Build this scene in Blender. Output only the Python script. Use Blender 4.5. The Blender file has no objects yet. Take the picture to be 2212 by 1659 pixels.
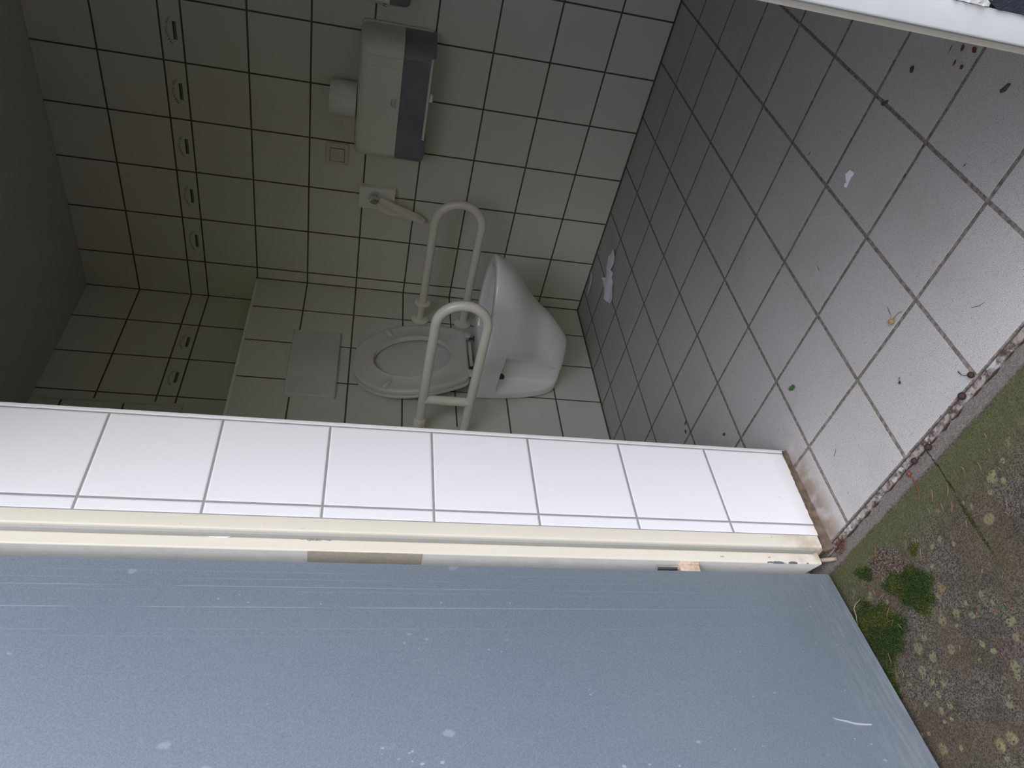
import bpy, bmesh, math, random
from mathutils import Vector, Matrix

random.seed(11)
scene = bpy.context.scene
COL = scene.collection
PI = math.pi

# ------------------------------------------------------------------ measured place (metres)
# x along the far wall, y towards the far wall, z up; the corner behind the toilet is the origin
CEIL = 2.0548
TZ, TP = 0.19, 0.20            # first horizontal joint above the floor, tile pitch
BAND0, BAND1 = 1.59, 1.6574    # border course
XB = 0.1188                    # tiled casing in front of the left wall
XR = 0.9628                    # left reveal of the doorway
Y_IN, Y_NODE, Y_OUT = -1.546, -1.7486, -1.7761
Y_THR = -1.7974                # end of the floor tiles
XJ = 1.906                     # right side of the doorway

# ------------------------------------------------------------------ helpers
LOC = {}


def empty(name, loc=(0, 0, 0)):
    o = bpy.data.objects.new(name, None)
    o.empty_display_size = 0.05
    o.location = loc
    COL.objects.link(o)
    LOC[o.name] = Vector(loc)
    return o


def obj(name, bm, mats, parent=None, smooth=None, loc=None):
    """link a bmesh given in world coordinates as one mesh object; its origin is the parent's (or loc)"""
    me = bpy.data.meshes.new(name)
    if parent is not None:
        off = LOC[parent.name]
    elif loc is not None:
        off = Vector(loc)
    else:
        off = Vector((0, 0, 0))
    if off.length > 0:
        bmesh.ops.translate(bm, verts=bm.verts[:], vec=-off)
    bm.normal_update()
    bm.to_mesh(me)
    bm.free()
    if not isinstance(mats, (list, tuple)):
        mats = [mats]
    for m in mats:
        me.materials.append(m)
    o = bpy.data.objects.new(name, me)
    COL.objects.link(o)
    if parent is not None:
        o.parent = parent
    else:
        o.location = off
    LOC[o.name] = off.copy()
    if smooth is not None:
        for p in me.polygons:
            p.use_smooth = True
        if smooth > 0:
            try:
                me.set_sharp_from_angle(angle=math.radians(smooth))
            except Exception:
                pass
    return o


def tag(o, label, cat, group=None, kind=None):
    o['label'] = label
    o['category'] = cat
    if group:
        o['group'] = group
    if kind:
        o['kind'] = kind
    return o


def struct(o, label=None, cat=None):
    o['kind'] = 'structure'
    if label:
        o['label'] = label
    if cat:
        o['category'] = cat
    return o


def box(bm, x0, x1, y0, y1, z0, z1, mi=0):
    v = [bm.verts.new(p) for p in ((x0, y0, z0), (x1, y0, z0), (x1, y1, z0), (x0, y1, z0),
                                   (x0, y0, z1), (x1, y0, z1), (x1, y1, z1), (x0, y1, z1))]
    fs = []
    for q in ((0, 3, 2, 1), (4, 5, 6, 7), (0, 1, 5, 4), (1, 2, 6, 5), (2, 3, 7, 6), (3, 0, 4, 7)):
        f = bm.faces.new([v[i] for i in q])
        f.material_index = mi
        fs.append(f)
    return v, fs


def nbm():
    return bmesh.new()


def bevel(bm, r, seg=3, edges=None):
    bmesh.ops.bevel(bm, geom=list(edges if edges is not None else bm.edges), offset=r, segments=seg,
                    profile=0.5, affect='EDGES', clamp_overlap=True)


def loft(bm, rings, cap0=True, cap1=True, mi=0, closed=True):
    vs = [[bm.verts.new(p) for p in r] for r in rings]
    n = len(vs[0])
    m = n if closed else n - 1
    for a, b in zip(vs, vs[1:]):
        for i in range(m):
            j = (i + 1) % n
            f = bm.faces.new((a[i], a[j], b[j], b[i]))
            f.material_index = mi
    if cap0:
        f = bm.faces.new(list(reversed(vs[0])))
        f.material_index = mi
    if cap1:
        f = bm.faces.new(vs[-1])
        f.material_index = mi
    return vs


def fixn(bm):
    bmesh.ops.recalc_face_normals(bm, faces=bm.faces[:])


def tube(bm, path, r, n=20, cap=True, mi=0):
    path = [Vector(p) for p in path]
    if not isinstance(r, (list, tuple)):
        r = [r] * len(path)
    rings = []
    t0 = (path[1] - path[0]).normalized()
    u = t0.cross(Vector((0, 0, 1)))
    if u.length < 1e-3:
        u = t0.cross(Vector((0, 1, 0)))
    u.normalize()
    for i, p in enumerate(path):
        if i == 0:
            t = path[1] - path[0]
        elif i == len(path) - 1:
            t = path[-1] - path[-2]
        else:
            t = (path[i + 1] - path[i]).normalized() + (path[i] - path[i - 1]).normalized()
        t.normalize()
        u = (u - t * u.dot(t)).normalized()
        w = t.cross(u)
        rings.append([p + (u * math.cos(2 * PI * k / n) + w * math.sin(2 * PI * k / n)) * r[i] for k in range(n)])
    loft(bm, rings, cap, cap, mi)
    fixn(bm)


def lathe(bm, c, axis, prof, n=32, mi=0):
    """prof: list of (distance along axis, radius)"""
    c = Vector(c)
    a = Vector(axis).normalized()
    u = a.cross(Vector((0, 0, 1)))
    if u.length < 1e-3:
        u = Vector((1, 0, 0))
    u.normalize()
    w = a.cross(u)
    rings = [[c + a * d + (u * math.cos(2 * PI * k / n) + w * math.sin(2 * PI * k / n)) * r for k in range(n)]
             for d, r in prof]
    loft(bm, rings, True, True, mi)
    fixn(bm)


def extrude_xy(bm, pts, z0, z1, mi=0):
    """closed outline in plan, pulled up"""
    loft(bm, [[(x, y, z0) for x, y in pts], [(x, y, z1) for x, y in pts]], True, True, mi)
    fixn(bm)


# ------------------------------------------------------------------ materials
class N:
    """small node-graph helper"""

    def __init__(self, name):
        self.m = bpy.data.materials.new(name)
        self.m.use_nodes = True
        self.nt = self.m.node_tree
        self.nt.nodes.clear()
        self.out = self.nt.nodes.new('ShaderNodeOutputMaterial')
        self.b = self.nt.nodes.new('ShaderNodeBsdfPrincipled')
        self.nt.links.new(self.b.outputs[0], self.out.inputs[0])
        self._c = None

    def set(self, sock, v):
        s = self.b.inputs[sock]
        if hasattr(v, 'links') or isinstance(v, bpy.types.NodeSocket):
            self.nt.links.new(v, s)
        elif isinstance(v, (tuple, list)):
            s.default_value = (*v, 1.0) if len(v) == 3 else v
        else:
            s.default_value = v
        return self

    def put(self, sock, v):
        if isinstance(v, bpy.types.NodeSocket):
            self.nt.links.new(v, sock)
        elif isinstance(v, (tuple, list)):
            sock.default_value = (*v, 1.0) if (len(v) == 3 and len(sock.default_value) == 4) else v
        else:
            sock.default_value = v

    def math(self, op, a, b=0.0, c=None, clamp=False):
        n = self.nt.nodes.new('ShaderNodeMath')
        n.operation = op
        n.use_clamp = clamp
        self.put(n.inputs[0], a)
        self.put(n.inputs[1], b)
        if c is not None:
            self.put(n.inputs[2], c)
        return n.outputs[0]

    def coords(self):
        if self._c is None:
            self._c = self.nt.nodes.new('ShaderNodeTexCoord').outputs['Object']
        return self._c

    def xyz(self):
        s = self.nt.nodes.new('ShaderNodeSeparateXYZ')
        self.nt.links.new(self.coords(), s.inputs[0])
        return s.outputs

    def mapped(self, scale=(1, 1, 1), loc=(0, 0, 0)):
        n = self.nt.nodes.new('ShaderNodeMapping')
        self.nt.links.new(self.coords(), n.inputs[0])
        n.inputs['Scale'].default_value = scale
        n.inputs['Location'].default_value = loc
        return n.outputs[0]

    def noise(self, scale, detail=3, rough=0.5, vec=None, out='Fac'):
        n = self.nt.nodes.new('ShaderNodeTexNoise')
        self.nt.links.new(vec if vec is not None else self.coords(), n.inputs['Vector'])
        n.inputs['Scale'].default_value = scale
        n.inputs['Detail'].default_value = detail
        n.inputs['Roughness'].default_value = rough
        return n.outputs[out]

    def voronoi(self, scale, vec=None, out='Distance', rnd=1.0, feature='F1'):
        n = self.nt.nodes.new('ShaderNodeTexVoronoi')
        n.feature = feature
        self.nt.links.new(vec if vec is not None else self.coords(), n.inputs['Vector'])
        n.inputs['Scale'].default_value = scale
        n.inputs['Randomness'].default_value = rnd
        return n.outputs[out]

    def ramp(self, fac, a, b, va=0.0, vb=1.0):
        n = self.nt.nodes.new('ShaderNodeMapRange')
        n.interpolation_type = 'SMOOTHSTEP'
        self.put(n.inputs['Value'], fac)
        n.inputs['From Min'].default_value = a
        n.inputs['From Max'].default_value = b
        n.inputs['To Min'].default_value = va
        n.inputs['To Max'].default_value = vb
        return n.outputs[0]

    def mix(self, fac, a, b, blend='MIX'):
        n = self.nt.nodes.new('ShaderNodeMix')
        n.data_type = 'RGBA'
        n.blend_type = blend
        self.put(n.inputs[0], fac)
        self.put(n.inputs[6], a)
        self.put(n.inputs[7], b)
        return n.outputs[2]

    def bump(self, h, strength=0.3, dist=0.002):
        n = self.nt.nodes.new('ShaderNodeBump')
        n.inputs['Strength'].default_value = strength
        n.inputs['Distance'].default_value = dist
        self.nt.links.new(h, n.inputs['Height'])
        self.nt.links.new(n.outputs[0], self.b.inputs['Normal'])
        return self

    def sep(self, col):
        s = self.nt.nodes.new('ShaderNodeSeparateColor')
        self.nt.links.new(col, s.inputs[0])
        return s.outputs


def plain(name, col, rough=0.4, spec=0.5, metal=0.0, var=0.06, scale=40, bump=0.0, coat=0.0):
    n = N(name)
    f = n.noise(scale, 1)
    lo = tuple(c * (1 - var) for c in col)
    hi = tuple(min(1, c * (1 + var)) for c in col)
    n.set('Base Color', n.mix(f, lo, hi)).set('Roughness', rough).set('Metallic', metal)
    n.set('Specular IOR Level', spec)
    if coat:
        n.set('Coat Weight', coat)
        n.set('Coat Roughness', 0.08)
    if bump:
        n.bump(n.noise(scale * 4, 4), bump, 0.001)
    return n.m


def joint_dist(n, c, off, pitch):
    """distance of a coordinate to the closest joint of a regular course"""
    t = n.math('DIVIDE', n.math('SUBTRACT', c, off), pitch)
    t = n.math('FRACT', n.math('ADD', t, 0.5))
    return n.math('MULTIPLY', n.math('ABSOLUTE', n.math('SUBTRACT', t, 0.5)), pitch)


TILE = (0.68, 0.66, 0.61)


def wall_tiles(name, axis, off, band=True, grout=(0.085, 0.075, 0.055), half=0.0028, tile=TILE, rough=0.3, corners=()):
    n = N(name)
    o = n.xyz()
    u, z = o['XY'.index(axis)], o[2]
    du = joint_dist(n, u, off, TP)
    if band:
        up = n.math('GREATER_THAN', z, (BAND0 + BAND1) / 2)
        base = n.math('ADD', n.math('MULTIPLY', up, BAND1 - TZ), TZ)
        t = n.math('FRACT', n.math('ADD', n.math('DIVIDE', n.math('SUBTRACT', z, base), TP), 0.5))
        dz = n.math('MULTIPLY', n.math('ABSOLUTE', n.math('SUBTRACT', t, 0.5)), TP)
    else:
        dz = joint_dist(n, z, TZ, TP)
    d = n.math('MINIMUM', du, dz)
    d = n.math('MINIMUM', d, n.math('SUBTRACT', n.math('ABSOLUTE', z), 0.0035))
    for cu, ztop in corners:      # wider sealed joints where two walls meet
        dc = n.math('SUBTRACT', n.math('ABSOLUTE', n.math('SUBTRACT', u, cu)), 0.0022)
        dc = n.math('ADD', dc, n.math('GREATER_THAN', z, ztop))
        d = n.math('MINIMUM', d, dc)
    isT = n.ramp(d, half - 0.0005, half + 0.0007)
    cloud = n.noise(3.0, 0)
    tcol = n.mix(cloud, tuple(c * 0.965 for c in tile), tile)
    gcol = n.mix(n.noise(60, 0), tuple(c * 0.7 for c in grout), tuple(c * 1.3 for c in grout))
    n.set('Base Color', n.mix(isT, gcol, tcol))
    n.set('Roughness', n.math('ADD', n.math('MULTIPLY', isT, rough - 0.85), 0.85))
    n.set('Specular IOR Level', 0.5)
    n.bump(n.ramp(d, half - 0.001, half + 0.003), 0.5, 0.0015)
    return n.m


def reveal_tiles():
    n = N('reveal_tiles')
    o = n.xyz()
    dz = joint_dist(n, o[2], 0.2051, 0.201)
    dy = n.math('ABSOLUTE', n.math('SUBTRACT', o[1], Y_NODE))
    d2 = n.math('ABSOLUTE', n.math('SUBTRACT', o[1], Y_IN - 0.009))
    d3 = n.math('ABSOLUTE', n.math('SUBTRACT', o[1], Y_OUT))
    d = n.math('MINIMUM', n.math('MINIMUM', dz, dy), n.math('MINIMUM', d2, d3))
    isT = n.ramp(d, 0.0017, 0.0028)
    tile = n.mix(n.noise(4, 2), (0.885, 0.88, 0.90), (0.91, 0.905, 0.925))
    # fine splashed dirt near the floor
    spk = n.ramp(n.noise(170, 2, 0.6, vec=n.mapped((1, 1, 0.55))), 0.71, 0.76)
    low = n.ramp(o[2], 0.0, 0.2, 1.0, 0.0)
    gate = n.ramp(n.noise(25, 2), 0.5, 0.62)
    dirt = n.math('MULTIPLY', n.math('MULTIPLY', spk, low), gate)
    tile = n.mix(dirt, tile, (0.28, 0.2, 0.13))
    # brown haze in the lowest centimetres
    haze = n.math('MULTIPLY', n.ramp(o[2], 0.012, 0.05, 0.35, 0.0), n.noise(18, 3))
    tile = n.mix(haze, tile, (0.45, 0.36, 0.27))
    gr = n.mix(n.noise(70, 3), (0.27, 0.255, 0.265), (0.40, 0.38, 0.39))
    n.set('Base Color', n.mix(isT, gr, tile))
    n.set('Roughness', n.math('ADD', n.math('MULTIPLY', isT, -0.5), 0.85))
    n.bump(n.ramp(d, 0.001, 0.005), 0.5, 0.0012)
    return n.m


def floor_tiles():
    n = N('floor_tiles')
    o = n.xyz()
    dx = joint_dist(n, o[0], 0.2291, 0.2022)
    dy = joint_dist(n, o[1], -0.193, 0.2006)
    half = 0.0036
    wob = n.math('MULTIPLY', n.math('SUBTRACT', n.noise(90, 2), 0.5), 0.0022)
    d = n.math('ADD', n.math('MINIMUM', dx, dy), wob)
    isT = n.ramp(d, half - 0.0007, half + 0.0008)
    # dry-pressed stoneware: pale grey with very fine dark and light grains
    g1 = n.ramp(n.noise(900, 1, 0.5), 0.36, 0.5)
    g2 = n.ramp(n.noise(520, 2, 0.5), 0.62, 0.70)
    base = n.mix(g1, (0.205, 0.195, 0.178), (0.465, 0.455, 0.43))
    base = n.mix(g2, base, (0.58, 0.57, 0.57))
    speck = n.ramp(n.voronoi(300), 0.14, 0.22, 1.0, 0.0)
    rare = n.ramp(n.noise(140, 1), 0.47, 0.57)
    base = n.mix(n.math('MULTIPLY', speck, rare), base, (0.13, 0.12, 0.11))
    # crumbs and flecks
    fv = n.mapped((1, 0.55, 1), (0.3, 0.2, 0))
    fl = n.math('ADD', n.voronoi(42, vec=fv), n.math('MULTIPLY', n.math('SUBTRACT', n.noise(300, 2), 0.5), 0.09))
    flp = n.math('GREATER_THAN', n.sep(n.voronoi(42, vec=fv, out='Color'))[1], 0.80)
    base = n.mix(n.math('MULTIPLY', n.ramp(fl, 0.035, 0.065, 0.85, 0.0), flp), base, (0.09, 0.07, 0.05))
    # scuffs and soil with shapes of their own
    soil = n.ramp(n.noise(5, 6, 0.65), 0.47, 0.72)
    base = n.mix(n.math('MULTIPLY', soil, 0.4), base, (0.31, 0.285, 0.25))
    blot = n.ramp(n.noise(34, 3, 0.55), 0.68, 0.78)
    base = n.mix(n.math('MULTIPLY', blot, 0.35), base, (0.19, 0.16, 0.12))
    # trodden-in brown soil along the sealant of the reveal
    edge = n.ramp(n.math('ABSOLUTE', n.math('SUBTRACT', o[0], XR + 0.012)), 0.008, 0.065, 1.0, 0.0)
    outer = n.ramp(o[1], -1.50, -1.66, 0.0, 1.0)
    grime = n.math('MULTIPLY', n.math('MULTIPLY', edge, outer), n.ramp(n.noise(30, 4), 0.22, 0.58))
    base = n.mix(n.math('MULTIPLY', grime, 0.85), base, (0.20, 0.135, 0.09))
    # rust run-off in the corner behind the doorway
    rx = n.math('SUBTRACT', o[0], 0.135)
    ry = n.math('ADD', o[1], 0.93)
    rr = n.math('SQRT', n.math('ADD', n.math('MULTIPLY', rx, rx), n.math('MULTIPLY', ry, ry)))
    rust = n.math('MULTIPLY', n.ramp(rr, 0.02, 0.14, 1.0, 0.0), n.ramp(n.noise(25, 3), 0.4, 0.7))
    base = n.mix(n.math('MULTIPLY', rust, 0.5), base, (0.2, 0.11, 0.06))
    gr = n.mix(n.ramp(n.noise(110, 4, 0.7), 0.35, 0.68), (0.10, 0.085, 0.068), (0.25, 0.215, 0.19))
    pit = n.ramp(n.noise(65, 3), 0.66, 0.74)
    gr = n.mix(pit, gr, (0.05, 0.045, 0.035))
    n.set('Base Color', n.mix(isT, gr, base))
    n.set('Roughness', n.math('ADD', n.math('MULTIPLY', isT, -0.42), 0.9))
    n.set('Specular IOR Level', 0.45)
    h = n.math('ADD', n.ramp(d, half - 0.001, half + 0.0015), n.math('MULTIPLY', n.noise(700, 2), 0.05))
    n.bump(h, 0.6, 0.0015)
    return n.m


def ground_mat():
    n = N('mossy_concrete')
    o = n.xyz()
    # exposed aggregate, grain by grain
    grain = n.voronoi(520, out='Color')
    gval = n.sep(grain)[0]
    fine = n.noise(260, 4, 0.75)
    v = n.math('ADD', n.math('MULTIPLY', gval, 0.45), n.math('MULTIPLY', fine, 0.55))
    conc = n.mix(n.ramp(v, 0.2, 0.8), (0.028, 0.025, 0.023), (0.215, 0.205, 0.195))
    clean = n.mix(n.ramp(v, 0.15, 0.85), (0.16, 0.15, 0.15), (0.30, 0.285, 0.285))
    # dark weathered patches
    dk = n.ramp(n.noise(14, 5, 0.65), 0.42, 0.62)
    conc = n.mix(n.math('MULTIPLY', dk, 0.6), conc, n.mix(v, (0.02, 0.019, 0.016), (0.10, 0.09, 0.08)))
    brown = n.ramp(n.noise(9, 5, 0.6, vec=n.mapped((1, 1, 1), (3.1, 0.7, 0))), 0.42, 0.60)
    conc = n.mix(n.math('MULTIPLY', brown, 0.6), conc, n.mix(v, (0.05, 0.034, 0.024), (0.2, 0.15, 0.12)))
    # green algae film, strongest in the wet strip just outside the drip edge
    wy = n.math('ADD', o[1], n.math('MULTIPLY', n.math('SUBTRACT', n.noise(45, 4), 0.5), 0.012))
    film = n.math('MULTIPLY', n.ramp(wy, -1.838, -1.846, 0.0, 1.0), n.ramp(wy, -1.86, -1.985, 1.0, 0.0))
    blot = n.ramp(n.noise(11, 5, 0.6, vec=n.mapped((1, 1, 1), (0.3, 5.2, 0))), 0.36, 0.60)
    film2 = n.math('MAXIMUM', n.math('MULTIPLY', film, 0.85), n.math('MULTIPLY', blot, 0.20))
    gcol = n.mix(v, (0.045, 0.065, 0.022), (0.17, 0.195, 0.095))
    col = n.mix(film2, conc, gcol)
    # lichen rosettes
    warp = n.noise(60, 3, out='Color')
    mp = n.nt.nodes.new('ShaderNodeVectorMath')
    mp.operation = 'MULTIPLY_ADD'
    n.nt.links.new(warp, mp.inputs[0])
    mp.inputs[1].default_value = (0.010, 0.010, 0)
    n.nt.links.new(n.coords(), mp.inputs[2])
    for sc, th, cA, cB, pick in ((26, 0.27, (0.21, 0.215, 0.12), (0.33, 0.335, 0.21), 0.52),
                                 (48, 0.27, (0.24, 0.245, 0.13), (0.36, 0.36, 0.21), 0.62),
                                 (17, 0.20, (0.27, 0.20, 0.09), (0.33, 0.26, 0.13), 0.82)):
        dd = n.voronoi(sc, vec=mp.outputs[0])
        cc = n.sep(n.voronoi(sc, vec=mp.outputs[0], out='Color'))[1]
        m = n.math('MULTIPLY', n.ramp(dd, th - 0.06, th + 0.03, 1.0, 0.0), n.math('GREATER_THAN', cc, pick))
        far = n.ramp(wy, -1.885, -1.93, 0.0, 0.8)
        m = n.math('MULTIPLY', m, far)
        m = n.math('MULTIPLY', m, n.ramp(n.noise(260, 2), 0.3, 0.55))
        col = n.mix(m, col, n.mix(n.noise(300, 2), cA, cB))
    # clean strip sheltered by the closed door
    near = n.ramp(wy, -1.834, -1.842, 1.0, 0.0)
    col = n.mix(near, col, clean)
    # joint between two slabs
    jx = n.math('ADD', o[0], n.math('MULTIPLY', n.math('SUBTRACT', n.noise(55, 4, 0.65), 0.5), 0.020))
    dj = n.math('ABSOLUTE', n.math('SUBTRACT', jx, 1.282))
    jm = n.math('MULTIPLY', n.ramp(dj, 0.0006, 0.0020, 1.0, 0.0), n.ramp(o[1], -1.915, -1.885, 0.0, 1.0))
    col = n.mix(n.math('MULTIPLY', jm, 0.85), col, (0.02, 0.022, 0.014))
    # scattered pale crumbs
    cr = n.math('MULTIPLY', n.ramp(n.voronoi(120), 0.06, 0.11, 1.0, 0.0),
                n.math('GREATER_THAN', n.sep(n.voronoi(120, out='Color'))[2], 0.93))
    col = n.mix(cr, col, (0.5, 0.48, 0.42))
    col = n.mix(1.0, col, (0.66, 0.61, 0.53), 'MULTIPLY')
    n.set('Base Color', col).set('Roughness', 0.95).set('Specular IOR Level', 0.2)
    h = n.math('SUBTRACT', n.math('ADD', v, n.math('MULTIPLY', n.noise(60, 4), 0.8)), n.math('MULTIPLY', jm, 1.2))
    n.bump(h, 0.7, 0.003)
    return n.m


def door_mat():
    n = N('blue_grey_laminate')
    s1 = n.noise(420, 3, 0.6)
    base = n.mix(n.ramp(s1, 0.3, 0.7), (0.168, 0.208, 0.256), (0.228, 0.272, 0.326))
    cl = n.noise(2.2, 4, 0.6)
    base = n.mix(n.math('MULTIPLY', n.ramp(cl, 0.35, 0.7), 0.18), base, (0.25, 0.27, 0.30))
    # long vertical scratches and fine random ones
    st = n.noise(1.0, 4, 0.6, vec=n.mapped((330, 330, 1.6)))
    sm = n.ramp(st, 0.70, 0.76)
    sel = n.ramp(n.noise(7, 2), 0.46, 0.6)
    base = n.mix(n.math('MULTIPLY', n.math('MULTIPLY', sm, sel), 0.4), base, (0.42, 0.46, 0.52))
    st2 = n.noise(1.0, 3, 0.6, vec=n.mapped((60, 60, 420)))
    s2 = n.math('MULTIPLY', n.ramp(st2, 0.74, 0.79), n.ramp(n.noise(9, 2, vec=n.mapped((1, 1, 1), (2, 2, 2))), 0.52, 0.62))
    base = n.mix(n.math('MULTIPLY', s2, 0.3), base, (0.4, 0.44, 0.5))
    # a few long scratches parallel to the hinge edge
    dt = n.nt.nodes.new('ShaderNodeVectorMath'); dt.operation = 'DOT_PRODUCT'
    n.nt.links.new(n.coords(), dt.inputs[0])
    dt.inputs[1].default_value = (0.1286, -0.9916966, 0.0)
    oz = n.xyz()[2]
    for s0, sl, wd, amp, sd in ((0.0505, 0.0022, 0.00055, 0.6, 1), (0.0870, 0.0055, 0.0006, 0.75, 2), (0.0335, 0.004, 0.0004, 0.4, 3),
                                (0.0620, 0.0, 0.0004, 0.35, 4), (0.1290, 0.004, 0.0004, 0.3, 5), (0.0210, 0.002, 0.0004, 0.35, 6), (0.150, -0.003, 0.0004, 0.22, 7)):
        off = n.math('ADD', dt.outputs['Value'], n.math('MULTIPLY', oz, -sl))
        ln = n.ramp(n.math('ABSOLUTE', n.math('SUBTRACT', off, s0)), wd * 0.5, wd * 1.4, 1.0, 0.0)
        gt = n.ramp(n.noise(4.5, 4, 0.7, vec=n.mapped((1, 1, 1), (sd * 3.3, 0, sd * 1.7))), 0.38, 0.55)
        gt = n.math('MULTIPLY', gt, n.ramp(oz, 0.15, 0.75, 0.15, 1.0))
        base = n.mix(n.math('MULTIPLY', n.math('MULTIPLY', ln, gt), amp * 0.75), base, (0.50, 0.55, 0.62))
    # splashes
    for sc, th, pick, a in ((42, 0.12, 0.78, 0.55), (90, 0.13, 0.86, 0.6), (19, 0.13, 0.66, 0.35)):
        wv = n.mapped((1, 1, 0.62), (sc, sc, 0))
        dd = n.math('ADD', n.voronoi(sc, vec=wv), n.math('MULTIPLY', n.math('SUBTRACT', n.noise(sc * 6, 2), 0.5), 0.13))
        cc = n.sep(n.voronoi(sc, vec=wv, out='Color'))[0]
        m = n.math('MULTIPLY', n.ramp(dd, th * 0.55, th, 1.0, 0.0), n.math('GREATER_THAN', cc, pick))
        m = n.math('MULTIPLY', m, n.ramp(n.noise(3.5, 2, vec=n.mapped((1, 1, 1), (sc, 1, 0))), 0.44, 0.58))
        base = n.mix(n.math('MULTIPLY', m, a), base, (0.52, 0.57, 0.64))
    # scuffed grey fan along the bottom edge
    o = n.xyz()
    low = n.ramp(o[2], 0.0, 0.13, 1.0, 0.0)
    fan = n.math('MULTIPLY', low, n.ramp(n.noise(1.0, 4, 0.6, vec=n.mapped((14, 14, 160))), 0.42, 0.7))
    base = n.mix(n.math('MULTIPLY', fan, 0.55), base, (0.36, 0.38, 0.41))
    n.set('Base Color', base).set('Roughness', 0.36).set('Specular IOR Level', 0.5)
    n.bump(n.math('ADD', s1, n.math('MULTIPLY', sm, 0.5)), 0.05, 0.0006)
    return n.m


def frame_mat():
    n = N('cream_painted_steel')
    o = n.xyz()
    base = n.mix(n.noise(5, 3), (0.70, 0.655, 0.555), (0.76, 0.71, 0.61))
    # rust specks and drips, more of them low down
    sp = n.ramp(n.noise(95, 2, 0.6, vec=n.mapped((1, 1, 0.5))), 0.70, 0.77)
    zone = n.math('MAXIMUM', n.ramp(o[2], 0.02, 0.45, 1.0, 0.25), 0.25)
    sp = n.math('MULTIPLY', sp, zone)
    base = n.mix(sp, base, (0.36, 0.22, 0.12))
    grime = n.math('MULTIPLY', n.ramp(o[2], 0.02, 0.14, 0.7, 0.0), n.ramp(n.noise(30, 4), 0.35, 0.7))
    base = n.mix(grime, base, (0.42, 0.30, 0.2))
    # chipped paint down to the grey primer on the outer corner near the floor
    ey = n.math('MAXIMUM', n.math('ABSOLUTE', n.math('ADD', o[1], 1.8288)), n.math('ABSOLUTE', n.math('SUBTRACT', o[0], XR - 0.0213)))
    ey = n.ramp(ey, 0.001, 0.0085, 1.0, 0.0)
    lowz = n.math('MULTIPLY', n.ramp(o[2], 0.035, 0.05, 0.0, 1.0), n.ramp(o[2], 0.13, 0.18, 1.0, 0.0))
    ch = n.math('MULTIPLY', n.math('MULTIPLY', ey, lowz), 1.0)
    ch = n.ramp(n.math('ADD', n.math('MULTIPLY', n.noise(60, 4), 0.9), n.math('MULTIPLY', ch, 0.50)), 0.885, 0.91)
    ch = n.math('MULTIPLY', ch, lowz)
    base = n.mix(ch, base, (0.13, 0.14, 0.165))
    n.set('Base Color', base).set('Roughness', 0.4).set('Specular IOR Level', 0.4)
    return n.m


M = {}
M['w_back'] = wall_tiles('white_wall_tiles_back', 'X', 0.1745, corners=((0.0, 9.0), (XB, 1.396)))
M['w_left'] = wall_tiles('white_wall_tiles_left', 'Y', -0.1919)
M['w_case'] = wall_tiles('white_wall_tiles_casing', 'Y', -0.1806)
M['w_plain'] = wall_tiles('white_wall_tiles_front', 'X', 0.10)
M['w_right'] = wall_tiles('white_wall_tiles_right', 'Y', -0.10)
M['reveal'] = reveal_tiles()
M['floor'] = floor_tiles()
M['ground'] = ground_mat()
M['door'] = door_mat()
M['frame'] = frame_mat()
M['ceil'] = plain('painted_ceiling', (0.50, 0.49, 0.465), 0.9, 0.2, var=0.05, scale=6)
M['plastic_white'] = plain('white_plastic', (0.80, 0.78, 0.73), 0.35)
M['trim_white'] = plain('white_edge_profile', (0.84, 0.84, 0.84), 0.3)
M['render_white'] = plain('white_masonry_paint', (0.72, 0.73, 0.74), 0.8, 0.2, var=0.15, scale=90, bump=0.8)
M['tar'] = plain('dark_plinth_coating', (0.035, 0.042, 0.06), 0.75, 0.3, var=0.5, scale=120, bump=1.0)
M['white_frame'] = plain('pale_grey_frame_paint', (0.82, 0.84, 0.85), 0.45, 0.4, var=0.05, scale=30)
M['ceramic'] = plain('vitreous_china', (0.80, 0.80, 0.80), 0.12, 0.5, var=0.02, scale=6, coat=0.4)
M['seat'] = plain('seat_plastic', (0.63, 0.605, 0.565), 0.28, 0.5, var=0.03, scale=20)
M['rail'] = plain('ivory_coated_tube', (0.79, 0.765, 0.675), 0.25, 0.5, var=0.04, scale=30, coat=0.3)
M['flush'] = plain('flush_plate_plastic', (0.62, 0.61, 0.59), 0.45, 0.4, var=0.03, scale=25)
M['chrome'] = plain('chrome', (0.75, 0.75, 0.75), 0.12, 0.5, metal=1.0, var=0.03)
M['steel_dark'] = plain('dark_metal', (0.06, 0.06, 0.06), 0.35, 0.5, metal=0.7)
M['paper'] = plain('tissue_paper', (0.82, 0.84, 0.90), 0.9, 0.1, var=0.05, scale=160, bump=0.4)
M['roll'] = plain('toilet_paper', (0.74, 0.71, 0.66), 0.9, 0.1, var=0.05, scale=90, bump=0.2)
M['disp'] = plain('dispenser_white', (0.70, 0.71, 0.62), 0.4, 0.4, var=0.02, scale=15)
M['smoke'] = plain('smoked_plastic', (0.185, 0.195, 0.22), 0.28, 0.5, var=0.25, scale=14)
M['ink'] = plain('dark_ink', (0.03, 0.03, 0.03), 0.6)
M['red_ink'] = plain('dark_red_glaze', (0.05, 0.013, 0.011), 0.4)
M['green_ink'] = plain('green_glaze', (0.02, 0.075, 0.035), 0.4, var=0.3, scale=300)
M['green_pale'] = plain('pale_green_glaze', (0.17, 0.26, 0.14), 0.4, var=0.3, scale=400)
M['rubber'] = plain('green_black_rubber', (0.035, 0.055, 0.055), 0.5)
M['gasket'] = plain('grey_rubber_seal', (0.40, 0.40, 0.375), 0.6, 0.3)
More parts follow.
